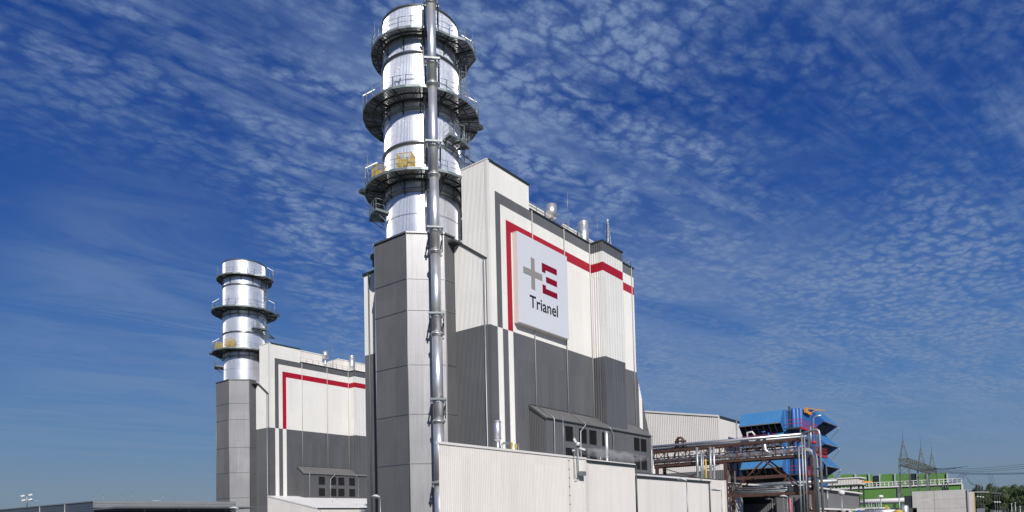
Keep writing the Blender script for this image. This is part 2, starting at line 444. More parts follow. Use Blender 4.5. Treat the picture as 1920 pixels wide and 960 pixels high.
# ================================================================== STACK
CX, CY_ = 50.56, 51.81
def stack_master(label):
    t = thing('chimney_stack', label, 'chimney', (CX, CY_, 28.6))
    c = (CX, CY_)
    m = MB(); n = 150                           # ribbed sheet shell
    def shell(r0, r1, z0, z1):
        prof = [(0, 0), (.32, 0), (.42, .045), (.74, .045), (.84, 0)]
        angs = [((k + p) / n * 2 * pi, h) for k in range(n) for p, h in prof]
        rings = []
        for r, z in ((r0, z0), (r1, z1)):
            rings.append([(c[0] + (r + h) * cos(a), c[1] + (r + h) * sin(a), z) for a, h in angs])
        m.grid(rings, 0, False, True, False)
    levels = [(28.7, 31.3, 3.9), (31.32, 33.6, 3.9), (33.6, 38.4, 4.0), (38.4, 42.0, 4.0), (42.0, 45.2, 4.0), (45.22, 47.9, 4.0), (47.9, 52.85, 4.0)]
    for z0, z1, r in levels: shell(r, r, z0, z1)
    m.lathe(c, [(3.85, 52.7), (3.85, 47)], 48, 0, True, False)
    m.build('shell', SILVER, t)
    m = MB(); m.lathe(c, [(3.8, 52.84), (4.1, 52.84), (4.1, 53.0), (3.8, 53.0), (3.8, 52.84)], 64, 0, False, False)
    m.build('rim', STEEL, t)
    for z, r in ((33.75, .22), (38.55, .24), (42.1, .22), (48.0, .22)):
        m = MB(); prof = [(4.0 + r * .9 * sin(pi * i / 8), z - r + 2 * r * i / 8) for i in range(9)]
        m.lathe(c, prof, 72, 0, True, False); m.build('ring_flange', mat('ring_flange_metal', (.42, .43, .44), .32, metal=1), t)
    for z in (31.31, 45.21):
        m = MB(); m.lathe(c, [(4.0 if z > 33 else 3.9, z - .03), (4.045 if z > 33 else 3.945, z - .03), (4.045 if z > 33 else 3.945, z + .03), (4.0 if z > 33 else 3.9, z + .03)], 72, 0, True, False)
        m.build('seam_band', SILVER, t)
    def platform(z, Ro, nb, ext=()):
        p = MB()
        seg = nb * 2
        rad = []
        for i in range(seg + 1):
            a = 2 * pi * i / seg + .1; r = Ro
            for (a0, a1, re) in ext:
                if a0 <= a % (2 * pi) <= a1: r = re
            rad.append((a, r))
        for i in range(seg):
            a, r = rad[i]; b, r2 = rad[i + 1]
            i0 = (c[0] + 4.08 * cos(a), c[1] + 4.08 * sin(a)); i1 = (c[0] + 4.08 * cos(b), c[1] + 4.08 * sin(b))
            o0 = (c[0] + r * cos(a), c[1] + r * sin(a)); o1 = (c[0] + r2 * cos(b), c[1] + r2 * sin(b))
            p.prism([i0, o0, o1, i1], z - .05, z, 0)
            p.bar((*o0, z - .02), (*o1, z - .02), .08, .22, 2)
            k0 = (c[0] + (4.08 + (r - 4.08) * .5) * cos(a), c[1] + (4.08 + (r - 4.08) * .5) * sin(a)); k1 = (c[0] + (4.08 + (r2 - 4.08) * .5) * cos(b), c[1] + (4.08 + (r2 - 4.08) * .5) * sin(b))
            p.bar((*k0, z - .12), (*k1, z - .12), .07, .14, 1)
            p.bar((c[0] + 4.16 * cos(a), c[1] + 4.16 * sin(a), z - .14), (c[0] + 4.16 * cos(b), c[1] + 4.16 * sin(b), z - .14), .12, .2, 1)
            p.bar((*i0, z - .07), (*o1, z - .07), .03, .03, 1)
            # grid of grating bearers
            for f in (.33, .66):
                aa = a + (b - a) * f
                p.bar((c[0] + 4.1 * cos(aa), c[1] + 4.1 * sin(aa), z - .08), (c[0] + min(r, r2) * cos(aa), c[1] + min(r, r2) * sin(aa), z - .08), .03, .06, 1)
        pf = p.build('platform', [GRATE, STEEL, TEAL], t)
        rl = MB()
        for i in range(seg):
            a, r = rad[i]; b, r2 = rad[i + 1]
            P = lambda a, r, h: (c[0] + (r - .05) * cos(a), c[1] + (r - .05) * sin(a), z + h)
            rl.bar(P(a, r, 0), P(a, r, 1.15), .055)
            am = (a + b) / 2; rm = (r + r2) / 2
            for h in (1.12, .6): rl.path([P(a, r, h), P(am, rm, h), P(b, r2, h)], .024, 6)
            rl.bar(P(a, r, .1), P(b, r2, .1), .012, .15)
        rl.build('railing', GALV, pf)
        for k in range(nb):
            a = 2 * pi * (k + .5) / nb + .1; r = Ro
            for (a0, a1, re) in ext:
                if a0 <= a % (2 * pi) <= a1: r = re
            q = MB(); D = Vector((cos(a), sin(a), 0)); C0 = Vector((c[0], c[1], 0))
            q.bar(C0 + D * 4.05 + Vector((0, 0, z - .18)), C0 + D * (r - .04) + Vector((0, 0, z - .13)), .1, .22)
            q.bar(C0 + D * (r - .35) + Vector((0, 0, z - .25)), C0 + D * 4.06 + Vector((0, 0, z - 1.35)), .07, .07)
            q.bar(C0 + D * 4.05 + Vector((0, 0, z - 1.55)), C0 + D * 4.05 + Vector((0, 0, z - .2)), .1, .06)
            q.build('bracket', STEEL, pf)
        return pf
    p1 = platform(49.8, 5.2, 12, ext=((R(268), R(318), 5.95),))
    p2 = platform(43.1, 6.15, 14)
    p3 = platform(34.85, 6.05, 14)
    # partial landing platforms
    def landing(z, a0, a1, Ro):
        m = MB(); n = 5; A = [a0 + (a1 - a0) * i / n for i in range(n + 1)]
        pt = lambda a, r, h: (c[0] + r * cos(a), c[1] + r * sin(a), z + h)
        for i in range(n):
            a, b = A[i], A[i + 1]
            m.prism([pt(a, 4.1, 0)[:2], pt(a, Ro, 0)[:2], pt(b, Ro, 0)[:2], pt(b, 4.1, 0)[:2]], z - .06, z, 0)
            m.bar(pt(a, Ro, -.05), pt(b, Ro, -.05), .08, .26, 1)
        for a in (a0, a1): m.bar(pt(a, 4.1, -.05), pt(a, Ro, -.05), .08, .26, 1)
        for a in (a0 + .06, (a0 + a1) / 2, a1 - .06):
            m.bar(pt(a, 4.05, -.2), pt(a, Ro, -.16), .09, .2, 1); m.bar(pt(a, Ro - .2, -.2), pt(a, 4.05, -1.1), .06, .06, 1)
        o = m.build('landing', [GRATE, TEAL], t)
        r = MB()
        for a in A: r.bar(pt(a, Ro, 0), pt(a, Ro, 1.1), .05)
        for h in (.55, 1.1):
            r.path([pt(a0, 4.1, h)] + [pt(a, Ro, h) for a in A] + [pt(a1, 4.1, h)], .022, 6)
        r.build('railing', GALV, o)
    landing(39.4, R(257), R(292), 5.3)
    landing(32.0, R(138), R(168), 5.6)
    def ladder(a, z0, z1, r0=4.35, cage=True):
        m = MB(); D = Vector((cos(a), sin(a), 0)); T = Vector((-sin(a), cos(a), 0)); C0 = Vector((c[0], c[1], 0))
        for s in (-.25, .25): m.bar(C0 + D * r0 + T * s + Vector((0, 0, z0)), C0 + D * r0 + T * s + Vector((0, 0, z1)), .06)
        z = z0 + .2
        while z < z1: m.bar(C0 + D * r0 - T * .25 + Vector((0, 0, z)), C0 + D * r0 + T * .25 + Vector((0, 0, z)), .035); z += .3
        if cage:
            z = z0 + 2.1
            while z < z1:
                m.path([C0 + D * (r0 + .72 * sin(pi * i / 8)) + T * (-.36 * cos(pi * i / 8)) + Vector((0, 0, z)) for i in range(9)], .025, 5); z += .8
            for i in (1, 3, 4, 5, 7):
                q = C0 + D * (r0 + .72 * sin(pi * i / 8)) + T * (-.36 * cos(pi * i / 8)); m.bar(q + Vector((0, 0, z0 + 2.1)), q + Vector((0, 0, z1)), .03)
        z = z0 + 1
        while z < z1: m.bar(C0 + D * 4.0 + Vector((0, 0, z)), C0 + D * r0 + Vector((0, 0, z)), .05); z += 2
        m.build('ladder', GALV, t)
    ladder(R(297), 43.2, 49.7); ladder(R(272), 39.5, 42.9, cage=False); ladder(R(295), 35.0, 40.8, 4.6)
    m = MB()                                    # bent arm bracket by the landing
    for h in (38.2, 39.2): m.path([(c[0] + 4.2 * cos(R(300)), c[1] + 4.2 * sin(R(300)), h), (c[0] + 6.0 * cos(R(306)), c[1] + 6.0 * sin(R(306)), 38.0), (c[0] + 4.3 * cos(R(312)), c[1] + 4.3 * sin(R(312)), h + .4)], .06, 6)
    m.build('support_arm', STEEL, t)
    m = MB()                                    # vertical duct behind the pipe (sun side of the shell)
    for a in (R(229.5),):
        m.tube((c[0] + 4.15 * cos(a), c[1] + 4.15 * sin(a), 36.4), (c[0] + 4.15 * cos(a), c[1] + 4.15 * sin(a), 52.3), .13, 10)
        m.tube((c[0] + 4.1 * cos(a) , c[1] + 4.1 * sin(a), 28.8), (c[0] + 4.1 * cos(a), c[1] + 4.1 * sin(a), 34.5), .12, 10)
    m.split('cable_duct', mat('cable_duct_metal', (.5, .5, .51), .4, metal=.9), t)
    # yellow guarded instruments on the lowest gallery
    for a, w in ((R(206), .75), (R(160), .6)):
        D = Vector((cos(a), sin(a), 0)); T = Vector((-sin(a), cos(a), 0)); B = Vector((c[0], c[1], 34.87)) + D * 4.85
        m = MB(); H = 1.9
        cr = [B + D * sx * .55 + T * sy * w for sx, sy in ((-1, -1), (1, -1), (1, 1), (-1, 1))]
        for q in cr: m.bar(q, q + Vector((0, 0, H)), .07)
        for i in range(4):
            a_, b_ = cr[i], cr[(i + 1) % 4]
            for h in (.05, .95, H): m.bar(a_ + Vector((0, 0, h)), b_ + Vector((0, 0, h)), .05)
            for k in range(1, 9):
                q = a_.lerp(b_, k / 9); m.bar(q, q + Vector((0, 0, H)), .025)
        cg = m.build('equipment_cage', YEL, t)
        m = MB(); q = B; m.path([q + Vector((0, 0, .1)), q + Vector((0, 0, 1.2))], .28, 10); m.bar(q - T * .3 + Vector((0, 0, 1.3)), q + T * .3 + Vector((0, 0, 1.3)), .3, .25)
        m.build('instrument', mat('instrument_ochre', (.45, .30, .06), .5), cg)
    # fluorescent lamps on bent poles
    def polelamp(a, r, z, lean, flip=1):
        D = Vector((cos(a), sin(a), 0)); T = -D; B = Vector((c[0], c[1], z)) + D * r
        m = MB(); m.tube(B, B + Vector((0, 0, 2.3)), .035, 6)
        l = m.build('lamp_pole', GALV, t)
        MB().bar(B + Vector((0, 0, 2.25)), B + T * 1.25 + Vector((0, 0, 2.25 + lean)), .12, .09).build('lamp_tube', TUBE, l)
    polelamp(R(312), 5.7, 49.8, .75, 1); polelamp(R(138), 6.1, 43.1, .8, -1); polelamp(R(311), 5.9, 43.1, .7, 1)
    polelamp(R(146), 6.0, 34.85, .8, -1); polelamp(R(200), 5.8, 43.1, .6, -1); polelamp(R(289), 4.9, 39.4, .55, 1)
    for a, r, z in ((R(152), 4.9, 49.8), (R(309), 5.6, 49.8), (R(158), 6.0, 34.85)):
        MB().tube((c[0] + r * cos(a), c[1] + r * sin(a), z), (c[0] + r * cos(a), c[1] + r * sin(a), z + 3.0), .045, 6, 0, .02).build('rod', GALV, t)
    # small boxes on platforms
    m = MB()
    for a, r, z in ((R(322), 6.25, 43.1), (R(140), 6.2, 34.7)):
        x, y = c[0] + r * cos(a), c[1] + r * sin(a); m.box(x - .35, x + .35, y - .3, y + .3, z, z + .35)
    m.split('junction_box', STEEL, t)
    return t
st1 = stack_master('tall near aluminium chimney stack with dark ring platforms, dazzling behind the vertical pipe')
st2 = dup(st1, (TX, TY, 0), 'distant aluminium chimney stack rising beside the further boiler house on the left')
for ch in list(st2.children):                  # no cable duct on the further stack
    if ch.name.startswith('cable_duct'): bpy.data.objects.remove(ch)

# ================================================================== FLUE PIPE
PX, PY = 46.37, 45.97
fp = thing('exhaust_pipe', 'tall steel pipe with collars and clamps running up in front of the near stack', 'pipe', (PX, PY, GZ))
seg = [(GZ, 3.7, .51), (3.9, 9.6, .51), (9.7, 18.0, .50), (18.1, 26.0, .47), (26.1, 33.5, .46), (33.6, 42.5, .43), (42.6, 51.0, .43), (51.1, 60.0, .43)]
for z0, z1, r in seg:
    m = MB(); prof = [(r, z0)]; z = z0 + 1.0
    while z < z1 - .5:
        z += 1.05
    prof += [(r, z1)]
    m.lathe((PX, PY), prof, 28, 0, True, True); m.build('pipe_section', PIPE, fp)
for z in (3.8, 9.65, 18.05, 26.05, 33.55, 42.55):
    MB().lathe((PX, PY), [(.40, z - .2), (.55, z - .18), (.56, z - .02), (.62, z), (.62, z + .08), (.56, z + .1), (.52, z + .22), (.4, z + .24)], 28).build('collar', PIPE, fp)
nd = Vector((1, 1, 0)).normalized(); td = Vector((1, -1, 0)).normalized()     # towards the stack, and to the right
for z in (3.88, 11.76, 19.98, 28.3, 36.7, 44.9, 51.0):
    m = MB(); P = Vector((PX, PY, z)); back = 1.72 if z < 29 else 3.0
    for s in (-.68, .68):
        e = P + nd * back + td * s * (1 if back < 2 else .9)
        m.bar(P + td * s - nd * .62, e, .12, .16)
        m.bar(P + td * s - nd * .4 - Vector((0, 0, .1)), P + td * s + nd * back - Vector((0, 0, 1.5 if back < 2 else 2.6)), .09, .09)
    m.bar(P - td * .78 - nd * .6, P + td * .78 - nd * .6, .16, .18); m.bar(P - td * .78 + nd * .6, P + td * .78 + nd * .6, .14, .16)
    m.build('clamp_bracket', BRKT, fp)
    m = MB()
    for s in (-.62, .62): m.bar(P + td * s - nd * .45 - Vector((0, 0, .45)), P + td * s - nd * .45 - Vector((0, 0, .1)), .12, .12)
    m.bar(P - nd * .52 - Vector((0, 0, .35)), P - nd * .52 - Vector((0, 0, .1)), .14, .1)
    m.lathe((PX, PY), [(.45, z - .3), (.55, z - .3), (.55, z - .12), (.45, z - .12)], 28)
    m.build('clamp_ring', PIPE, fp)

# ================================================================== SIGN
sx0, sz0, sy, sw, sh = 53.90, 20.15, 41.82, 8.93, 9.29
sg = thing('company_sign', 'big white sign with grey cross, crimson emblem and the word Trianel', 'sign', (sx0, V0 - .05, sz0))
m = MB(); m.box(sx0, sx0 + sw, sy, sy + .03, sz0, sz0 + sh, 0)
m.box(sx0 - .02, sx0 + .05, sy + .03, V0 - .04, sz0 + .03, sz0 + sh, 1); m.box(sx0 + sw - .05, sx0 + sw + .02, sy + .03, V0 - .04, sz0 + .03, sz0 + sh, 1)
m.box(sx0 - .02, sx0 + sw + .02, sy + .03, V0 - .04, sz0 + sh - .02, sz0 + sh + .05, 1); m.box(sx0 - .02, sx0 + sw + .02, sy + .03, V0 - .04, sz0 - .04, sz0 + .03, 1)
m.build('panel', [SIGNW, SIGNS], sg)
def flat(name, polys, mt):
    m = MB()
    for p in polys:
        pts = [(sx0 - .02 + x, z + sz0) for x, z in p]
        f = [(x, sy - .025, z) for x, z in pts]; m.poly(f if True else f)
        for i in range(len(pts)):
            (x0, z0), (x1, z1) = pts[i], pts[(i + 1) % len(pts)]
            m.poly([(x0, sy - .002, z0), (x1, sy - .002, z1), (x1, sy - .025, z1), (x0, sy - .025, z0)])
    return m.build(name, mt, sg)
flat('grey_cross', [[(2.20, 7.25), (2.20, 5.95), (.88, 5.95), (.88, 5.27), (2.20, 5.27), (2.20, 3.95), (2.83, 3.95), (2.83, 5.27), (4.15, 5.27), (4.15, 5.95), (2.83, 5.95), (2.83, 7.25)]], EMG)
flat('crimson_emblem', [[(4.13, 7.25), (4.13, 6.28), (4.76, 6.28), (4.76, 6.62), (6.89, 6.62), (6.89, 7.25)], [(4.84, 5.93), (4.84, 5.31), (6.87, 5.31), (6.87, 5.93)],
                        [(4.17, 4.93), (4.17, 3.99), (6.88, 3.99), (6.88, 4.59), (4.78, 4.59), (4.78, 4.93)]], EMR)
cu = bpy.data.curves.new('lettering', 'FONT'); cu.body = 'Trianel'; cu.size = 1; cu.extrude = .012; cu.offset = .008
to = bpy.data.objects.new('lettering_text', cu); COL.objects.link(to)
bpy.context.view_layer.update()
me = bpy.data.meshes.new_from_object(to.evaluated_get(bpy.context.evaluated_depsgraph_get()))
bpy.data.objects.remove(to); bpy.data.curves.remove(cu)
xs = [v.co.x for v in me.vertices]; ys = [v.co.y for v in me.vertices]
kx = (6.90 - 1.86) / (max(xs) - min(xs)); ky = (3.24 - 1.96) / (max(ys) - min(ys)); mnx, mny = min(xs), min(ys)
for v in me.vertices:
    x, y, z = v.co; v.co = ((x - mnx) * kx + 1.84, sy - .02 - z - (V0 - .05), (y - mny) * ky + 1.96)
me.materials.clear(); me.materials.append(INK)
lo = bpy.data.objects.new('lettering', me); COL.objects.link(lo); lo.parent = sg

# ================================================================== ROOF EQUIPMENT (both units)
def vent_cowl(lab):
    t = thing('roof_vent', lab, 'vent', (64.9, 45.2, H2)); c = (64.9, 45.2)
    MB().lathe(c, [(.2, H2), (.2, 35.9)], 20).build('stem', SILVER, t)
    MB().lathe(c, [(.22, 35.5), (.66, 35.62), (.66, 37.1), (.62, 37.1), (.6, 36.2), (.2, 35.9)], 36, 0, True, False).build('cowl', PIPE, t)
    m = MB(); 
    for k in range(3):
        a = k * 2.1; m.bar((c[0] + .6 * cos(a), c[1] + .6 * sin(a), 35.6), (c[0] + .25 * cos(a), c[1] + .25 * sin(a), 34.6), .05)
    m.build('stay', GALV, t)
    return t
def vent_pipe(lab):
    t = thing('roof_exhaust', lab, 'vent', (71.85, 45.2, H2)); c = (71.85, 45.2)
    MB().lathe(c, [(.67, H2), (.67, 37.45), (.63, 37.45), (.63, 36.6), (0.1, 36.6)], 36).build('barrel', PIPE, t)
    MB().lathe(c, [(.67, 37.15), (.70, 37.2), (.70, 37.3), (.67, 37.35)], 36, 0, True, False).build('band', PIPE, t)
    return t
vc = vent_cowl('drum-shaped silver vent cowl on a thin stem on the near boiler house roof'); dup(vc, (TX, TY, 0), 'drum-shaped silver vent cowl on the roof of the further boiler house')
vp = vent_pipe('wide plain silver exhaust cylinder on the near boiler house roof'); dup(vp, (TX, TY, 0), 'plain silver exhaust cylinder on the roof of the further boiler house')
def rod(x, y, z0, z1, lab, r=.05, group=None):
    o = MB().tube((x, y, z0), (x, y, z0 + (z1 - z0) * .5), r, 6).tube((x, y, z0 + (z1 - z0) * .5), (x, y, z1), r * .5, 6).build('lightning_rod', GALV)
    return tag(o, lab, 'lightning rod', group)
rod(68.1, 45, H2, 39.9, 'thin lightning rod between the two silver vents on the near roof')
rod(74.9, 45, H2, 39.3, 'thin lightning rod right of the plain silver cylinder on the near roof', .04)
rod(66.6 + TX, 45 + TY, H2, 38.9, 'thin lightning rod between the vents on the further boiler house roof', .04)
t = thing('lattice_mast', 'slender tapering lattice mast on the stair tower roof of the near boiler house', 'mast', (77.6, 45, H2))
m = MB(); b = .68; zt = 39.3; cs = [(77.6 + b * cos(a), 45 + b * sin(a)) for a in (R(200), R(320), R(80))]
ap = [(77.6 + .12 * cos(a), 45 + .12 * sin(a)) for a in (R(200), R(320), R(80))]
P = lambda i, f: Vector((cs[i % 3][0] * (1 - f) + ap[i % 3][0] * f, cs[i % 3][1] * (1 - f) + ap[i % 3][1] * f, H2 + (zt - H2) * f))
for i in range(3): m.tube(P(i, 0), P(i, 1), .045, 6)
for k in range(9):
    for i in range(3): m.bar(P(i, k / 9), P(i + 1, (k + 1) / 9), .04); m.bar(P(i, (k + 1) / 9), P(i + 1, (k + 1) / 9), .035)
m.build('lattice', GALV, t); MB().tube((77.6, 45, H2), (77.6, 45, zt + .3), .07, 8).lathe((77.6, 45), [(.05, zt + .1), (.14, zt + .2), (.14, zt + .35), (.05, zt + .45)], 10).build('pole', mat('mast_white', (.6, .62, .64), .4), t)

# ================================================================== FRONT LOW BUILDINGS
YB = 31.5
t = thing('front_hall', 'long low hall of cream ribbed sheet in front of the near boiler house', 'industrial building', (31.73, YB, GZ))
m = MB()
clad(m, (31.73, YB), (49.4, YB), (0, -1), [0, 17.67], [GZ, 5.24], lambda q, z: 0, pitch=.182, dep=.035)
clad(m, (49.4, YB), (58.05, YB), (0, -1), [0, 8.65], [GZ, 5.05], lambda q, z: 0, pitch=.125, dep=.02)
m.poly([(31.73, YB, GZ), (37.2, 35.9, GZ), (37.2, 35.9, 5.24), (31.73, YB, 5.24)][::-1]); m.poly([(37.2, 35.9, GZ), (44.8, 42.3, GZ), (44.8, 42.3, 5.24), (37.2, 35.9, 5.24)][::-1])
m.poly([(58.05, YB, GZ), (58.05, 40.3, GZ), (58.05, 40.3, 5.24), (58.05, YB, 5.1)])
m.build('wall', CREAM, t)
MB().poly([(31.73, YB, 5.2), (58.05, YB, 5.2), (58.05, 42.3, 5.3), (44.8, 42.3, 5.3)]).build('roof', ROOFW, t)
MB().box(31.68, 49.4, YB - .09, YB + .2, 5.18, 5.34).build('coping', WCOP, t)
m = MB(); m.box(49.4, 58.3, YB - .16, YB - .02, 4.98, 5.14); m.box(49.4, 58.2, YB - .02, YB + .2, 5.14, 5.26, 1)
q = 49.5
while q < 58.1: m.box(q, q + .03, YB - .165, YB - .16, 4.97, 5.15, 0); q += .8
m.build('gutter', [COPING, WCOP], t)
downpipe(t, [(58.12, YB - .1, 5.0), (58.12, YB - .1, GZ + .1)], .07, STEEL)
m = MB(); m.box(49.1, 49.75, YB - .05, YB + .1, GZ, 5.1)
m.build('corner_trim', CREAM, t)
m = MB(); x = 46.7
for z in [4.9 - .72 * i for i in range(9)]: m.box(x, x + .06, YB - .12, YB - .03, z, z + .07)
m.bar((x + .03, YB - .06, -1), (x + .03, YB - .06, 5.0), .015)
m.split('conductor_clip', STEEL, t)

t = thing('lower_annex', 'lower cream annex with a dark gutter and pale sloping roof, right of the front hall', 'industrial building', (58.2, YB, GZ))
m = MB()
clad(m, (58.2, YB), (75.75, YB), (0, -1), [0, 17.55], [GZ, 4.1], lambda q, z: 0, pitch=.16, dep=.012)
clad(m, (75.75, 36), (92.4, 36), (0, -1), [0, 16.65], [GZ, 5.0], lambda q, z: 0, pitch=.2, dep=.012)
m.poly([(75.75, YB, GZ), (75.75, 36, GZ), (75.75, 36, 4.95), (75.75, YB, 4.1)])
clad(m, (92.8, 38), (104.5, 38), (0, -1), [0, 11.7], [GZ, 4.9], lambda q, z: 0, pitch=.2, dep=.012)
m.poly([(92.4, 36, GZ), (92.4, 38, GZ), (92.4, 38, 5.0), (92.4, 36, 5.0)])
m.box(91.6, 92.4, 35.85, 36.0, GZ, 5.05)
m.build('wall', CREAM, t)
m = MB(); m.poly([(58.2, YB, 4.15), (75.8, YB, 4.15), (75.8, 36.1, 5.0), (58.2, 36.1, 5.0)])
m.poly([(58.2, 36.1, 5.0), (92.4, 36.1, 5.0), (92.4, 42.3, 5.0), (58.2, 42.3, 5.0)]); m.poly([(92.4, 38, 4.9), (104, 38, 4.9), (104, 44, 4.9), (92.4, 44, 4.9)])
m.build('roof', ROOFW, t)
m = MB(); m.box(58.25, 76.0, YB - .17, YB - .02, 3.98, 4.16); m.box(61, 92.3, 36.0, 36.15, 5.0, 5.12); m.box(92.8, 104.5, 37.85, 38, 4.88, 5.0)
m.build('gutter', COPING, t)
downpipe(t, [(75.7, YB - .1, 4.0), (75.7, YB - .1, GZ + .1)], .09, STEEL); downpipe(t, [(83.8, 35.88, 4.9), (83.8, 35.88, GZ + .1)], .09, STEEL)
downpipe(t, [(93.3, 37.7, 4.9), (93.3, 37.7, GZ + .1)], .1, GALV)
m = MB()
for x in (58.6, 59.4): m.tube((x, YB + .6, 4.2), (x, YB + .6, 4.65), .02, 5)
m.box(58.3, 68, YB + 2.1, YB + 2.13, 4.58, 4.62)
m.split('snow_guard', GALV, t)

# annex of the further unit: cream walls and a pale lean-to roof
t = thing('far_annex', 'cream lean-to annex with a pale sloping roof at the foot of the further boiler house', 'industrial building', (49.52 + TX, 26.8 + TY, GZ))
ax, ay = TX, TY; m = MB(); x0 = 49.52 + ax; y0 = 26.8 + ay; y1 = V0 + ay - .02; x1 = 84 + ax
clad(m, (x0, y0), (x0, y1), (-1, 0), [0, y1 - y0], [GZ, lambda q: 3.25 + 2.85 * q / (y1 - y0)], lambda q, z: 0, pitch=.2, dep=.02)
clad(m, (x0, y0), (x1, y0), (0, -1), [0, x1 - x0], [GZ, 3.25], lambda q, z: 0, pitch=.2, dep=.012)
m.build('wall', [CREAM], t)
MB().poly([(x0, y0, 3.3), (x1, y0, 3.3), (x1, y1, 6.12), (x0, y1, 6.12)]).build('roof', ROOFW, t)
m = MB(); m.box(x0 - .1, x1, y0 - .15, y0 - .02, 3.12, 3.3)
m.build('gutter', COPING, t)
MB().bar((x0 - .03, y0 - .02, 3.22), (x0 - .03, y1, 6.04), .1, .22).build('verge_trim', WCOP, t)
downpipe(t, [(x0 + .35, y0 - .1, 3.2), (x0 + .35, y0 - .1, GZ)], .06)
for x, y, h in ((58, 34, .4), (62, 38, .45), (66, 33, .35), (71, 39, .4), (60.5, 30, .3)):
    zz = 3.3 + 2.82 * (y - 26.8) / 15.69
    MB().tube((x + ax, y + ay, zz), (x + ax, y + ay, zz + h), .05, 6).build('roof_anchor', GALV, t)
m = MB(); m.box(59.8 + ax, 60.4 + ax, y0 - .5, y0 - .03, 2.2, 2.35).box(60.3 + ax, 60.4 + ax, y0 - .4, y0 - .03, 1.8, 2.2); m.build('wall_lamp', LAMPW, t)

# silencers on the front hall roof
def silencer(x, y, z0, zb, z1, r, lab):
    t = thing('silencer', lab, 'vent stack', (x, y, z0))
    MB().lathe((x, y), [(.13, z0), (.13, zb)], 14).build('stem', PIPE, t)
    MB().lathe((x, y), [(.13, zb - .12), (r, zb), (r, z1), (r * .6, z1 + .05)], 24).build('drum', PIPE, t)
    m = MB()
    for z in (zb + .08, z1 - .08): m.lathe((x, y), [(r, z - .03), (r + .03, z - .03), (r + .03, z + .03), (r, z + .03)], 24, 0, True, False)
    m.build('band', GALV, t)
silencer(41.32, 34.5, 5.2, 6.5, 7.98, .27, 'short fat silver silencer on the front hall roof near the corner of the boiler house')
silencer(58.12 - .1, 34.5, 5.2, 6.2, 8.6, .185, 'tall slim silver silencer on the front hall roof with steam beside it')
t = thing('breather_pipe', 'curved vent pipe beside the fat silver silencer', 'pipe', (41.7, 34.5, 5.2))
MB().path([(41.75, 34.5, 5.2), (41.75, 34.5, 5.9), (41.85, 34.5, 6.15), (42.1, 34.5, 6.3), (42.5, 34.5, 6.32), (42.9, 34.5, 6.3)], .09, 10).build('bend', GALV, t)
for i, x in enumerate((42.95, 43.5)):
    tag(MB().box(x, x + .07, 34.4, 34.5, 5.2, 6.3 - i * .1).box(x - .03, x + .12, 34.38, 34.52, 6.1 - i * .1, 6.42 - i * .1).build('marker_post', YEL), ['yellow valve post standing next to the curved vent pipe', 'yellow valve post second from the curved vent pipe'][i], 'post')
tag(MB().tube((43.95, 34.5, 5.2), (43.95, 34.5, 6.4), .03, 6).build('short_rod', GALV), 'short thin rod on the front hall roof right of the yellow posts', 'rod')
t = thing('goose_neck_vent', 'small bent pipe vent on the front hall roof left of the slim silencer', 'pipe', (54.3, 33, 5.2))
MB().path([(54.3, 33, 5.2), (54.3, 33, 5.75), (54.45, 33, 5.85), (54.7, 33, 5.88), (55.0, 33, 5.86)], .045, 8).build('bend', GALV, t)

# camera mast on the front hall
t = thing('camera_mast', 'thin mast with a cluster of white security cameras at the edge of the front hall', 'camera mast', (47.6, 31.15, 3.4))
m = MB(); m.tube((47.75, 31.2, 3.6), (47.75, 31.2, 6.35), .045, 8); m.tube((47.3, 31.25, 3.6), (47.3, 31.25, 5.7), .03, 6)
m.path([(47.3, 31.3, 3.7), (47.4, 31.25, 3.45), (47.65, 31.2, 3.5)], .03, 6); m.bar((47.15, 31.2, 5.85), (48.2, 31.2, 5.88), .05)
m.build('pole', GALV, t)
def cam(p, d, s=.3, w=.14):
    p = Vector(p); d = Vector(d).normalized(); m = MB(); m.bar(p - d * s / 2, p + d * s / 2, w, w * .9); m.bar(p + d * s / 2 + Vector((0, 0, .07)), p - d * s / 2 + Vector((0, 0, .07)), w * 1.3, .025)
    o = m.build('camera_body', LAMPW, t); MB().tube(p + d * s / 2, p + d * (s / 2 + .04), w * .4, 10).build('lens', GLASS, o)
cam((47.35, 31.2, 6.62), (.35, -.3, -.8), .36, .17); cam((48.35, 31.15, 5.98), (.9, -.4, -.25), .55, .15); cam((47.1, 31.2, 5.72), (-.5, -.6, -.3), .3, .16)
o = MB().lathe((47.8, 31.2), [(.12, 6.5), (.17, 6.45), (.17, 6.2), (.15, 6.2)], 16).build('dome_camera', LAMPW, t); MB().lathe((47.8, 31.2), [(.14, 6.2), (.12, 6.08), (.05, 6.02)], 16).build('dome_glass', GLASS, o)
MB().box(47.9, 48.65, 31.0, 31.3, 3.72, 4.08).build('flood_lamp', GALV, t)
tag(MB().tube((46.55, 31.8, 5.3), (46.55, 31.8, 8.6), .03, 6).build('antenna_rod', GALV), 'thin upright rod left of the camera mast on the front hall', 'rod')

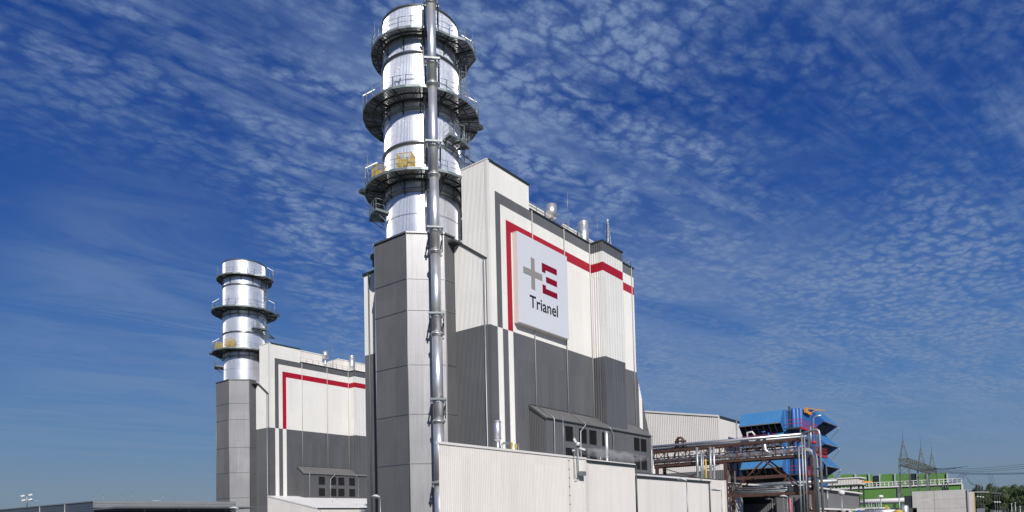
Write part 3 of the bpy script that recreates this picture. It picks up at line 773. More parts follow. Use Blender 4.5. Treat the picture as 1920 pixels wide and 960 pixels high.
# ================================================================== STREET LAMPS
def lamp_mesh(h, w=.62, dirx=(-.8, .6)):
    d = Vector((dirx[0], dirx[1], 0)).normalized(); s = Vector((-d.y, d.x, 0))
    pole = MB(); pole.path([(0, 0, 0), (0, 0, h * .5), (0, 0, h - .1)], .055, 10, 0, .035)
    head = MB(); rings = []
    for i in range(9):
        f = i / 8; c = d * (w * f) + Vector((0, 0, h - .03 + .13 * sin(f * 2.2)))
        rw = .19 * max(.25, math.sin(pi * min(.97, f * .8 + .18))); rh = rw * .8
        rings.append([c + s * rw * cos(2 * pi * j / 12) + Vector((0, 0, rh * sin(2 * pi * j / 12) * (1 if sin(2 * pi * j / 12) > 0 else .5))) for j in range(12)])
    head.grid(rings)
    e0 = d * .12 + Vector((0, 0, h - .06)); e1 = d * (w * .85) + Vector((0, 0, h + .02)); head.bar(e0, e1, .2, .09, 1)  # added dark bar stands for the shade under the head
    return pole, head
def lamp(x, y, ztop, lab, w=.62, dirx=(-.8, .6), gz=GZ):
    t = thing('street_lamp', lab, 'street lamp', (x, y, gz)); p, h = lamp_mesh(ztop - gz, w, dirx)
    for mb, nm, mt in ((p, 'pole', GALV), (h, 'lamp_head', [LAMPH, STEEL])):
        mb.v = [(a + x, b + y, c + gz) for a, b, c in mb.v]; mb.build(nm, mt, t)
lamp(35.95, 42.25, 2.2, 'street lamp with white drooping head before the casing under the near stack', .66)
lamp(39.65, 69.5, 2.15, 'street lamp with a white head before the grey fascia of the low office building', .95)
lamp(43.7, 19.75, 2.55, 'nearest street lamp with a curved white head before the lower annex', .62, (-.4, .8))
lamp(67.9, 26.9, 2.75, 'street lamp with an oval white head before the lower annex, right of the nearest one', 1.15, (-.45, .9))
lamp(100.6, 32.2, 2.35, 'small street lamp with slanted head before the dark bay under the bridge', .95, (-.6, .8))
lamp(88.9, 26.55, 2.35, 'street lamp with a flat white head beside the striped ladder frame', 1.0, (-.6, .8))
t = thing('globe_lamp', 'post lamp with a round white globe in front of the grey shed', 'street lamp', (80.2, 18.15, GZ))
MB().tube((80.2, 18.15, GZ), (80.2, 18.15, 2.1), .05, 8).build('pole', GALV, t); MB().lathe((80.2, 18.15), [(.1, 2.0), (.3, 2.12), (.36, 2.3), (.3, 2.5), (.1, 2.6)], 16).build('globe', LAMPW, t)

# ================================================================== LEFT OFFICE BUILDING
bx, by, bz = 38.45, 104.26, 4.25
t = thing('office_building', 'low dark grey building with a pale flat fascia at the lower left edge', 'building', (bx, by, GZ))
m = MB(); m.box(bx, 59, by, by + 60, GZ, bz - .05); m.build('body', OFFICE, t)
m = MB()
for i in range(13): z = bz - .35 - i * .32; m.box(bx - .03, bx, by, by + 60, z, z + .015)
m.build('panel_joint', mat('joint_dark', (.05, .06, .075), .5), t)
m = MB(); m.box(bx - .12, bx + .1, by, by + 60, bz - .12, bz + .03); m.build('coping', mat('coping_grey', (.2, .23, .25), .4, metal=.4), t)
m = MB()
for y in (124, 114): m.tube((bx - .12, by + y - by, bz - .1), (bx - .12, by + y - by, GZ), .1, 8)
m.split('downpipe', GALV, t)
m = MB(); m.box(bx - .05, 58.9, by - .12, by - .01, bz - .9, bz + .08)
for z in (.35, .65): m.box(bx - .05, 58.9, by - .16, by - .12, bz - z, bz - z + .05)
m.build('fascia', LIGHTG, t)
t = thing('entrance_canopy', 'flat grey canopy with a dark underside in front of the low office building', 'canopy', (46, 97, GZ))
m = MB(); pl = [(38.3, 101.5), (38.3, 96.2), (57.8, 96.2), (57.8, 104.0), (38.3, 104.0)]; m.prism(pl[1:], 3.0, 3.22); m.build('roof_slab', mat('canopy_edge', (.13, .15, .16), .45, metal=.3), t)
m = MB()
for i, x in enumerate((42.5, 48.5, 54.0)): m.box(x, x + .25, 98.5, 98.7, 2.6, 3.0); m.tube((x, 102, GZ), (x, 102, 3.0), .12, 8)
m.build('post', GALV, t)
t = thing('floodlight_mast', 'short mast with four white floodlight heads on the dark office roof', 'floodlight', (38.6, 132, 4.2))
MB().tube((38.9, 131.5, 4.2), (38.9, 131.5, 6.2), .09, 8).bar((38.4, 132.2, 5.3), (40.3, 130.6, 5.35), .08).build('pole', GALV, t)
for dx, z in ((-.5, 6.05), (.35, 6.2), (-.4, 5.35), (.35, 5.45)):
    MB().bar((38.9 + dx * 1.0 - .2, 131.5 - dx * .8, z), (38.9 + dx + .25, 131.3 - dx * .8, z + .12), .42, .22).build('flood_head', LAMPW, t)
for i, (x, y, z) in enumerate([(40.7, 110.3, 5.9), (42.0, 110.3, 6.3), (44.4, 110.3, 6.5), (44.8, 110.3, 5.9), (46.0, 110.3, 6.8), (48.6, 110.3, 6.45), (50.4, 110.3, 6.75)]):
    o = rod(x, y, bz, z, 'hair-thin lightning rod standing on the flat roof of the low office building', .018, 'thin rods on the office roof')
tag(MB().lathe((50.6, 113), [(1.2, 4.3), (1.1, 4.5), (.7, 4.72), (.2, 4.78)], 24).build('roof_dome', mat('dome_acrylic', (.5, .52, .55), .3)), 'shallow pale roof dome on the low office building', 'skylight')

# ================================================================== TURBINE HALL
hx, hy, hz = 111.6, 44.18, 17.1
t = thing('turbine_hall', 'large cream ribbed hall with a slanting roof edge behind the pipe bridge', 'industrial building', (hx, hy, GZ))
m = MB(); top = lambda q: hz + .172 * q
clad(m, (hx, hy), (hx, 78), (-1, 0), [0, 78 - hy], [GZ, top], lambda q, z: 0, pitch=.34, dep=.04)
clad(m, (hx, hy), (148, hy), (0, -1), [0, 148 - hx], [GZ, hz], lambda q, z: 0, pitch=.3, dep=.015)
m.build('wall', [CREAM], t)
MB().poly([(hx, hy, hz), (148, hy, hz), (148, 78, hz + 5.8), (hx, 78, hz + 5.8)]).build('roof', ROOFW, t)
MB().bar((hx - .08, hy, hz + .02), (hx - .08, 78, hz + 5.85), .2, .28).build('verge_trim', WCOP, t)
MB().box(hx + .2, 148, hy - .2, hy - .02, hz - .25, hz + .05).build('gutter', COPING, t)
m = MB(); m.tube((119.3, hy - .15, hz), (119.3, hy - .15, 4), .14, 8); m.split('downpipe', GALV, t)
t = thing('connecting_block', 'low grey block with cut-out shadows between the hall and the pipe bridge', 'industrial building', (106, 42, GZ))
m = MB(); clad(m, (107, 41.8), (107, 58), (-1, 0), [0, 16.2], [GZ, 7.6], lambda q, z: 0, pitch=.35, dep=.04); m.poly([(107, 41.8, GZ), (112, 41.8, GZ), (112, 41.8, 7.6), (107, 41.8, 7.6)]); m.poly([(107, 41.8, 7.6), (112, 41.8, 7.6), (112, 58, 7.6), (107, 58, 7.6)])
m.build('wall', SHED, t)

# ================================================================== BLUE FILTER HOUSE
t = thing('filter_house', 'bright blue air intake house with three tiers of sloping hoods on two sides', 'filter house', (113, 33.5, GZ))
FX, FY = 113.0, 33.5
m = MB()
clad(m, (FX, FY), (FX, 40.65), (-1, 0), [0, 7.15], [6.6, 17.1], lambda q, z: 0, pitch=.35, dep=.03)
clad(m, (FX, FY), (121.2, FY), (0, -1), [0, 8.2], [3.5, 17.1], lambda q, z: 1, pitch=.6, dep=.02)
m.box(FX + .05, 121.2, FY + .05, 40.6, 6.6, 17.05, 1); m.prism([(121.2, FY), (128, FY), (128, 35.2), (121.2, 35.2)], 5.2, lambda x, y: 17.05 + .123 * (x - 113), 1); m.box(128, 137.6, FY, 35.2, 5.2, 18.9, 1)
m.build('body', [BLUE, BLUED], t)
m = MB()
for x, zt in ((115.9, 17.6), (117.9, 17.8), (119.9, 18.1)): m.lathe((x, FY - .4), [(.36, 3.4), (.36, zt - .1), (.3, zt), (.1, zt)], 16)
m.split('filter_tube', BLUED, t)
m = MB()
for x in (114.3, 114.9): m.bar((x, FY - .15, 4), (x, FY - .15, 17.8), .12)
m.build('top_rail', STEEL, t)
def hood(A, B, out, zt, ztip, zb, w, nm='intake_hood', pitch=.36):
    A = Vector(A); B = Vector(B); out = Vector(out); L = (B - A).length; d = (B - A) / L; m = MB()
    at = lambda q, o, z: ((A + d * q + out * o).x, (A + d * q + out * o).y, z)
    q = 0; i = 0
    while q < L - 1e-3:
        q2 = min(L, q + pitch * .7); q3 = min(L, q + pitch)
        m.poly([at(q, w, ztip), at(q2, w, ztip), at(q2, 0, zt), at(q, 0, zt)], 0)
        if q3 > q2: m.poly([at(q2, w, ztip), at(q3, w, ztip), at(q3, 0, zt), at(q2, 0, zt)], 0)
        m.bar(Vector(at(q2, w, ztip + .03)), Vector(at(q2, 0, zt + .03)), .07, .05, 0); q = q3
    for q in (0, L):
        for e in (-.0, .06 if q == 0 else -.06):
            m.poly([at(q + e, 0, zt), at(q + e, w, ztip), at(q + e, 0, zb)], 1)
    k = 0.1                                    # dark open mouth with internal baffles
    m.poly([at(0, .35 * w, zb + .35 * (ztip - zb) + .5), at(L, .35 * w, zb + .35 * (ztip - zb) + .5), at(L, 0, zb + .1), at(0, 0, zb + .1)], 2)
    n = max(3, int(L / .9))
    for i in range(1, n):
        q = L * i / n; m.bar(Vector(at(q, w - .1, ztip - .05)), Vector(at(q, .05, zb + .05)), .05, .05, 3)
    for f in (.3, .6, .85): m.bar(Vector(at(0, w * f, zb + (ztip - zb) * f + .12)), Vector(at(L, w * f, zb + (ztip - zb) * f + .12)), .06, .06, 2)
    m.bar(Vector(at(-.05, w, ztip - .05)), Vector(at(L + .05, w, ztip - .05)), .12, .16, 3)
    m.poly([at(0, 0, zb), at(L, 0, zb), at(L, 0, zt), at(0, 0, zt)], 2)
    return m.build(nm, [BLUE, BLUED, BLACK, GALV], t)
for i in range(3):
    dz = -3.55 * i; hood((FX - .05, 40.65), (FX - .05, FY + .35), (-1, 0), 17.1 + dz, 14.9 + dz, 13.3 + dz, 1.8)
    dz = -3.98 * i; hood((127.95, FY - .03), (137.6, FY - .03), (0, -1), 18.88 + dz, 16.52 + dz, 15.1 + dz, 2.25)
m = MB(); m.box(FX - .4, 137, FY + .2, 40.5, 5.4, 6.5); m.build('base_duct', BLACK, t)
m = MB()
for x, y in ((112.6, 33.9), (112.6, 40.4), (125, 33.9), (136, 33.9), (125, 40)): m.box(x - .2, x + .2, y - .2, y + .2, GZ, 6.0)
m.box(112.0, 112.4, 33.6, 41.9, 6.05, 6.6)
m.split('support_frame', BROWN, t)
for z0, xa, xb in ((14.0, 112.4, 122.3), (10.2, 121.0, 128), (6.6, 113, 121)):
    m = MB(); y0, y1 = FY - 2.4, FY - .2
    m.box(xa, xb, y0, y1, z0 - .22, z0, 0); m.bar((xa, y0, z0 - .1), (xb, y0, z0 - .1), .1, .34, 1)
    n = int((xb - xa) / .9)
    for i in range(n + 1):
        x = xa + (xb - xa) * i / n; m.bar((x, y0, z0), (x, y0, z0 + 1.25), .045, .045, 1)
    for h in (.65, 1.25): m.bar((xa, y0, z0 + h), (xb, y0, z0 + h), .07, .07, 1); m.bar((xa, y0, z0 + h), (xa, y1, z0 + h), .07, .07, 1); m.bar((xb, y0, z0 + h), (xb, y1, z0 + h), .07, .07, 1)
    for x in (xa + .3, (xa + xb) / 2, xb - .3): m.bar((x, y0 + .1, z0 - 3.4), (x, y0 + .1, z0 - .2), .16, .16, 2)
    m.build('access_platform', [STEEL, REDP, GALV], t)
m = MB()
for i in range(12):
    y = 34.5 + i * .5; m.bar((110.9, y, 12.0), (110.9, y, 13.1), .06)
for h in (12.6, 13.1): m.bar((110.9, 34.4, h), (110.9, 40.2, h), .06)
m.box(110.9, 112.9, 34.4, 40.2, 11.85, 12.0); m.build('walkway', REDP, t)
for dz in (0, -3.98, -7.96):
    MB().path([(137.9, 31.2, 16.35 + dz), (138.1, 31.3, 15.9 + dz), (137.6, 32.6, 14.2 + dz), (137.6, 32.8, 12.9 + dz)], .09, 6).build('hood_drain', GALV, t)
t = thing('davit_crane', 'small orange davit crane on top of the blue filter house', 'crane', (123.6, 32.9, 17.3))
MB().box(122.9, 124.3, 33.0, 33.3, 17.7, 18.6).box(124.3, 126.6, 33.0, 33.3, 17.6, 18.1).build('housing', ORANGE, t)
MB().bar((124, 33.1, 18.55), (136, 33, 19.55), .14, .14).bar((126.5, 33.1, 18.1), (131, 33, 19.1), .09, .09).build('boom', ORANGE, t)

# ================================================================== PIPE BRIDGE
XR = 96.0; XR2 = 98.6
t = thing('pipe_bridge', 'brown steel truss bridge carrying silver pipes from the boiler house to the filter house', 'pipe bridge', (XR, 37, GZ))
def truss(x, back=False):
    m = MB(); ya, yb = 26.4, 50.0; zt, zb = 10.35, 8.0
    m.bar((x, ya, zt), (x, yb, zt), .2, .24); m.bar((x, ya, zb), (x, yb, zb), .2, .28)
    n = 13
    for i in range(n + 1):
        y = ya + (yb - ya) * i / n; m.bar((x, y, zb), (x, y, zt), .13, .13)
        if i < n:
            y2 = ya + (yb - ya) * (i + 1) / n; p = ((y, zb), (y2, zt)) if i % 2 else ((y, zt), (y2, zb)); m.bar((x, p[0][0], p[0][1]), (x, p[1][0], p[1][1]), .08, .08)
    m.build('truss', BROWN, t)
truss(XR); truss(XR2)
m = MB()
for i in range(14):
    y = 26.4 + 23.6 * i / 13; m.bar((XR, y, 8.0), (XR2, y, 8.0), .2, .2); m.bar((XR, y, 10.35), (XR2, y, 10.35), .15, .15)
    m.bar((XR, y, 9.15), (XR2, y, 9.15), .12, .12)
    if i < 13: m.bar((XR, y, 10.4), (XR2, y + 1.8, 10.4), .08, .08)
m.build('cross_beam', BROWN, t)
for x in (XR, XR2):
    for y in (37.3, 48.2): MB().bar((x, y, GZ), (x, y, 8.0), .42, .42).build('column', BROWN, t)
m = MB(); m.bar((XR, 37.2, 5.2), (XR2, 37.2, 7.8), .12); m.bar((XR, 37.2, 7.8), (XR2, 37.2, 5.2), .12); m.bar((XR, 37.2, 5.2), (XR2, 37.2, 2.6), .12); m.bar((XR, 37.2, 2.6), (XR2, 37.2, 5.2), .12)
m.bar((XR, 48.2, 3), (XR2, 48.2, 7.5), .12); m.bar((XR, 48.2, 7.5), (XR2, 48.2, 3), .12); m.bar((XR, 37.5, 4.5), (XR, 48, 7.9), .13); m.bar((XR, 37.5, 7.9), (XR, 48, 4.5), .13)
m.build('cross_brace', BROWN, t)
for x in (XR, XR2):
    m = MB(); m.bar((x, 31.7, 7.8), (x, 36.7, 3.2), .2, .2); m.bar((x, 31.7, 7.8), (x, 26.6, 3.2), .2, .2); m.bar((x, 25.6, 2.95), (x, 37, 2.95), .26, .34); m.bar((x, 26.0, GZ), (x, 26.0, 8), .3, .3)
    m.build('brace_frame', BROWN, t)
for i, (x, z) in enumerate(((96.4, 3.45), (97.0, 3.75), (97.6, 4.05), (96.9, 3.25))):
    MB().tube((x, 26.2, z), (x, 36.2, z), .12, 8).build('small_pipe', GALV, t)
m = MB()
for x, z in ((96.4, 3.45), (97.0, 3.75)): m.path([(x, 36.2, z), (x, 36.5, z + .2), (x, 36.6, z + 1)], .12, 8)
m.box(96.1, 98.2, 26.3, 28.5, 3.2, 3.9); m.build('valve_group', STEEL, t)
# long pipes
MB().tube((XR - .15, 26.2, 10.9), (XR - .15, 50, 11.1), .22, 12).build('top_pipe', PIPE, t)
MB().tube((97.4, 26.2, 10.75), (97.4, 50, 10.8), .2, 10).build('top_pipe', GALV, t)
MB().path([(96.6, 50, 8.8), (96.6, 26.4, 8.8), (96.6, 25.8, 8.72), (96.6, 25.3, 8.45), (96.6, 25.05, 8.0), (96.6, 24.95, 7.4), (96.6, 24.95, GZ)], .34, 20).build('main_pipe', PIPE, t)
MB().path([(96.3, 31.6, 10.9), (96.3, 31.6, 9.3), (96.35, 31.3, 8.95), (96.6, 30.9, 8.8)], .24, 12).build('branch_pipe', PIPE, t)
for k, (dx, z, r) in enumerate(((1.7, 9.45, .09), (2.1, 9.5, .07), (1.3, 8.3, .09), (.45, 8.3, .07))):
    MB().tube((XR + dx, 26.6, z), (XR + dx, 50, z), r, 8).build('service_pipe', [GALV, PIPE, STEEL, GALV][k % 4], t)
random.seed(3); m = MB()
for k in range(20):                            # valves, hangers and short branches in the truss
    y = random.uniform(27, 49); x = XR + random.uniform(.3, 2.3); z = random.uniform(8.2, 9.9); h = random.uniform(.2, .8)
    if k % 3 == 0: m.path([(x, y, z), (x, y, z + h), (x + random.uniform(-.6, .6), y + random.uniform(-.6, .6), z + h + .1)], random.uniform(.04, .1), 7, k % 2)
    elif k % 3 == 1: m.bar((x, y, z), (x, y + random.uniform(.2, .8), z), .2, .22, k % 2)
    else: m.lathe((x, y), [(.08, z), (.2, z + .05), (.2, z + .12), (.08, z + .2)], 10, k % 2)
m.split('valve', [GALV, STEEL], t)
m = MB()
for dx in (.0, .5): m.path([(XR + dx, 44.8, 10.6), (XR + dx, 44.8, 11.9), (XR + dx, 44.55, 12.15), (XR + dx, 44.1, 12.15), (XR + dx, 43.9, 11.9), (XR + dx, 43.9, 10.6)], .13, 8)
m.path([(XR + .2, 45.1, 10.6), (XR + .2, 45.1, 11.6), (XR + .2, 43.4, 11.6), (XR + .2, 43.4, 10.6)], .11, 8)
m.build('expansion_loop', BROWN, t)
m = MB(); m.path([(96.3, 34.0, 11.0), (96.3, 34.0, 11.9), (96.3, 33.3, 11.95), (96.3, 32.9, 11.4)], .12, 8, 0)
m.build('bent_vent', LAMPW, t); 
m = MB(); m.lathe((96.3, 31.7), [(.08, 11.1), (.08, 11.7), (.3, 11.75), (.3, 11.85), (.08, 11.9)], 12); m.lathe((96.3, 31.0), [(.12, 11.1), (.12, 11.6)], 10); m.build('valve_wheel', BLUED, t)
# uprights at the near end of the bridge and near the boiler house
G = 'vertical pipes by the pipe bridge'
for i, (x, y, z0, z1, r, mt, lab) in enumerate([
    (XR - .6, 26.75, GZ, 9.2, .13, GALV, 'leftmost thin upright pipe at the end of the pipe bridge'),
    (XR - .6, 26.30, GZ, 11.0, .10, GALV, 'second thin upright pipe from the left at the end of the pipe bridge'),
    (XR - .6, 25.95, GZ, 10.7, .10, GALV, 'third thin upright pipe from the left at the end of the pipe bridge'),
    (XR - .9, 41.2, 4.6, 10.3, .20, GALV, 'tall grey upright pipe left of the yellow one below the bridge'),
    (XR - .9, 40.55, 4.6, 9.6, .15, GALV, 'pair of grey upright pipes just left of the yellow one'),
    (XR - .9, 39.9, 4.6, 8.5, .13, YEL, 'yellow upright gas pipe under the bridge'),
    (XR - .9, 39.15, 4.6, 10.2, .2, GALV, 'thick grey upright pipe just right of the yellow one'),
    (XR - .9, 38.6, 4.6, 10.15, .14, PIPE, 'thin bright upright pipe right of the yellow one')]):
    m = MB().tube((x, y, z0), (x, y, z1), r, 12)
    if i == 4: m.tube((x, y - .28, z0), (x, y - .28, z1 - .05), .09, 8)
    tag(m.build('upright_pipe', mt), lab, 'pipe')
tag(MB().path([(XR - .4, 26.2, 11.0), (XR - .4, 24.9, 11.25), (XR - .4, 24.4, 11.3), (XR - .4, 24.15, 11.1), (XR - .4, 24.05, 10.6), (XR - .4, 24.02, GZ)], .18, 12).build('upright_pipe', GALV), 'outermost upright pipe bending over from the top of the bridge at its right end', 'pipe')
t = thing('relief_vent', 'short pipe with a right-angled top and red valve above the end of the pipe bridge', 'vent', (97, 25, 8))
MB().path([(97.4, 25.2, 8.5), (97.4, 25.2, 13.1), (97.4, 24.9, 13.35), (97.4, 24.2, 13.4)], .10, 8).build('riser', PIPE, t); MB().path([(97.2, 25.6, 9), (97.2, 25.6, 12.0)], .15, 8).build('neck', GALV, t)
MB().lathe((97.4, 25.3), [(.15, 9.6), (.36, 9.65), (.36, 9.95), (.15, 10)], 12).build('valve', REDP, t)
m = MB()
for z in (6.1, 4.9): m.box(96.3, 97.7, 24.2, 25.6, z, z + .12)
tag(m.build('pipe_guide', STEEL), 'dark guide brackets around the thick upright pipe end', 'bracket')
t = thing('ladder_frame', 'white ladder frame with a pink painted post under the bridge', 'ladder', (97, 28, GZ))
m = MB()
for y in (28.9, 27.75): m.bar((95, y, GZ), (95, y, 2.4), .12)
for i in range(7): m.bar((95, 27.75, -1.2 + i * .55), (95, 28.9, -1.2 + i * .55), .07)
m.build('frame', GALV, t); MB().tube((94.9, 28.0, GZ), (94.9, 28.0, 2.3), .14, 8).build('pink_post', mat('pink_paint', (.55, .12, .16), .5), t)

# structures beneath the filter house
t = thing('loading_bay', 'dark recessed bay with a ribbed roller door under the filter house', 'industrial building', (107, 34, GZ))
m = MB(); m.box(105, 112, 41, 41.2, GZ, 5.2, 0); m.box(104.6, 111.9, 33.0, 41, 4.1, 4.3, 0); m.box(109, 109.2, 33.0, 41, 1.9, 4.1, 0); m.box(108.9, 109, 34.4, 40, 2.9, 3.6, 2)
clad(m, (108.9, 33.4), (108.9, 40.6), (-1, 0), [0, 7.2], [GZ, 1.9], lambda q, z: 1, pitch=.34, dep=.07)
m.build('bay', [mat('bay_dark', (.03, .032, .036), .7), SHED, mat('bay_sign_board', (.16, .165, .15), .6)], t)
m = MB(); m.box(104.4, 111.9, 37.3, 41.2, 4.9, 5.05); m.bar((104, 41, 5.4), (104, 30, 3.9), .3, .2); m.build('eaves', ROOFW, t)
m = MB(); m.tube((110.5, 25.5, 5.0), (110.5, 41.5, 4.9), .36, 12); tag(m.build('cooling_pipe', GALV), 'thick grey pipe running low under the blue filter house', 'pipe')
t = thing('grey_shed', 'low mid-grey ribbed shed with a pale sloping roof edge behind the upright pipes', 'shed', (100, 27, GZ))
m = MB(); rz = lambda q: 4.3 - .033 * q
clad(m, (103, 27.9), (128, 26.2), (0, -1), [0, 25.05], [.9, lambda q: 3.95 - .026 * q], lambda q, z: 0, pitch=.5, dep=.03)
m.build('wall', [SHED], t)
m = MB(); m.bar((102.6, 27.6, 4.05), (128.2, 25.9, 3.4), .5, .22); m.bar((103, 27.2, .85), (128, 25.6, .55), .6, .25); m.build('roof_edge', WCOP, t)
m = MB(); m.box(103, 126, 26.9, 27.1, GZ, .8, 0)
for x in (109, 116, 121): m.box(x, x + .9, 26.6, 27.0, GZ, .8, 1)
m.build('lower_wall', [CREAM, BROWN], t)
m = MB()
for x in (110.5, 120.5): m.tube((x, 27.0, .8), (x, 27.0, 3.6), .1, 8)
m.split('downpipe', GALV, t)
t = thing('grey_block', 'plain grey service block with a dark door behind the upright pipes', 'shed', (106, 29, GZ))
MB().box(105, 112, 28.2, 33, GZ, 3.0).build('body', SHED, t); MB().box(104.9, 105, 30.2, 31.2, GZ, 2.6).build('door', mat('door_dark', (.05, .05, .055), .5), t)

# white elevated cabin on posts
t = thing('elevated_cabin', 'cream box-like cabin raised on dark posts in front of the green building', 'cabin', (150, 34, GZ))
m = MB(); clad(m, (150, 30.6), (150, 40), (-1, 0), [0, 9.4], [5.9, 7.15], lambda q, z: 0, pitch=.5, dep=.02); m.box(150.05, 155, 30.6, 40, 5.9, 7.1); m.build('body', CREAM, t)
m = MB(); m.box(149.7, 155.2, 30.3, 40, 5.65, 5.88); 
for x, y in ((150.2, 30.7), (150.2, 32.2), (150.2, 36.6), (150.2, 37.9), (154.5, 30.7)): m.box(x - .15, x + .15, y - .15, y + .15, GZ, 5.65)
m.build('frame', STEEL, t); MB().box(149.8, 155.2, 30.2, 40, 7.15, 7.35).build('roof', ROOFW, t)
MB().bar((150.5, 30.0, 6.3), (152, 28.6, 6.35), .35, .3).build('lamp_arm', ORANGE, t)
m = MB(); m.box(152, 153, 30.6, 38, 2.6, 2.75); 
for i in range(7): m.bar((151.9, 30.6 + i * 1.2, 2.7), (151.9, 30.6 + i * 1.2, 3.6), .06)
m.bar((151.9, 30.6, 3.6), (151.9, 38, 3.6), .06); m.bar((151.9, 30.6, 3.15), (151.9, 38, 3.15), .06); m.build('railing', BROWN, t)

# ================================================================== GREEN COOLING PLANT
gx = 254.5
t = thing('cooling_plant', 'long bright green clad cooling plant with grey pilasters and a white railing', 'industrial building', (gx, 45, GZ))
ztop = lambda y: 12.1 + .048 * (y - 25.5)
m = MB(); clad(m, (gx - 4, 21.6), (gx - 4, 70), (-1, 0), [0, 48.4], [GZ, 8.4], lambda q, z: 0, pitch=.45, dep=.03)
m.box(gx - 3.9, gx + 1, 21.6, 70, GZ, 8.3, 0); m.build('lower_wall', GREEN, t)
cells = [(25.9, 31.1, 0), (31.1, 34.0, 1), (36.2, 41.0, 0), (41.0, 45.2, 0), (47.3, 52.4, 0), (53.2, 59.9, 0), (61.5, 70, 0)]
m = MB()
for a, b in ((25.9, 31.1), (31.6, 34.0), (36.4, 40.4), (41.0, 45.0), (47.5, 52.2), (53.2, 57.6), (59.9, 70)):
    clad(m, (gx, a), (gx, b), (-1, 0), [0, b - a], [8.3, ztop((a + b) / 2)], lambda q, z: 0, pitch=.45, dep=.03)
m.box(gx + .1, gx + 2, 25.9, 70, 8.3, 12.3, 0); m.build('upper_wall', GREEN, t)
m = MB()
for a, b in ((34.3, 36.3), (45.5, 47.3), (58.0, 59.7), (31.1, 31.5)): m.box(gx - .2, gx - .1, a, b, 8.3, 12.6)  # flat panels whose dark colour stands for shade in the recesses
m.split('recess_shade', GREEND, t)
for y in (25.75, 31.3, 34.15, 40.7, 45.3, 48.5, 52.9):
    MB().box(gx - .5, gx - .1, y - .22, y + .22, 8.3, ztop(y) + .15).build('pilaster', mat('pilaster_grey', (.38, .43, .46), .5), t)
MB().box(gx - 4.3, gx - 4.0, 38.6, 39.6, 4.5, 9.9).build('shaft', SHED, t)
m = MB(); m.bar((gx - 4.3, 21.5, 8.5), (gx - 4.3, 70, 8.5), .3, .45)
for i in range(41): y = 21.6 + i * 1.2; m.bar((gx - 4.3, y, 8.5), (gx - 4.3, y, 10.1), .22, .22)
m.bar((gx - 4.3, 21.5, 10.1), (gx - 4.3, 70, 10.1), .2, .22); m.bar((gx - 4.3, 21.5, 9.35), (gx - 4.3, 70, 9.35), .12, .14)
m.bar((gx - 4.1, 21.5, 8.4), (gx - 4.1, 21.5, 0), .5, .3)
m.build('railing', WCOP, t)
tag(MB().path([(180, 44, 2.7), (180, 24, 2.75), (181, 22.5, 2.5), (183, 22, 2)], .62, 18).build('cooling_water_pipe', ROOFW), 'fat white pipe lying in front of the green cooling plant', 'pipe')
m = MB()
for i in range(5): y = 25 + i * 4; m.box(179.4, 180.6, y, y + .4, GZ, 2.2)
tag(m.build('pipe_support', STEEL), 'dark supports under the fat white pipe', 'support')
t = thing('plant_sheds', 'row of low white roofed boxes before the green cooling plant', 'shed', (130, 25, GZ))
m = MB(); m.box(132, 140, 23.8, 27.5, GZ, .75, 0); m.box(131.8, 140.2, 23.6, 27.6, .75, 1.0, 1); m.box(150, 160, 20.5, 26, GZ, .8, 2); m.box(149.8, 160, 25, 31, .55, .75, 3)
m.split('body', [CREAM, WCOP, mat('dark_grey_box', (.08, .085, .09), .6), GREEN], t)  # one plain dark grey body among the pale ones
t = thing('valve_station', 'silver pipework with blue and yellow fittings at the bottom edge', 'pipework', (100, 20, GZ))
MB().path([(96, 19.4, .1), (96, 15.5, .15)], .3, 14).build('pipe', PIPE, t)
MB().lathe((96, 19.7), [(.2, -.4), (.45, -.2), (.4, .2), (.1, .45)], 14).build('blue_valve', BLUED, t)
MB().lathe((96, 15.2), [(.2, -.3), (.5, -.1), (.5, .2), (.1, .35)], 14).build('yellow_cap', YEL, t)
MB().lathe((97, 14.6), [(.45, GZ), (.45, .7), (.3, .9)], 14).build('vessel', PIPE, t)
MB().box(98, 98.4, 16.7, 17.0, .2, .95).build('yellow_cabinet', YEL, t)
m = MB()
for k in range(6): m.tube((95 + .2 * k, 18.6 - .25 * k, -.5), (95 + .2 * k, 18.6 - .25 * k, 1.2 + .15 * (k % 3)), .04, 6)
m.split('riser', GALV, t)
for x, y, z, lab in ((140, 24.95, 2.9, 'small mushroom-topped lamp before the fat white pipe'),):
    t = thing('mushroom_lamp', lab, 'street lamp', (x, y, GZ)); MB().tube((x, y, GZ), (x, y, z), .09, 8).build('pole', GALV, t)
    MB().lathe((x, y), [(.1, z - .1), (.5, z), (.45, z + .25), (.15, z + .4)], 14).build('lamp_head', LAMPW, t)
tag(MB().tube((140, 21.9, GZ), (140, 21.9, 3.0), .09, 8).box(139.9, 140.1, 21.8, 22.0, 2.9, 3.5).build('thin_post', GALV), 'thin grey post right of the mushroom-topped lamp', 'post')

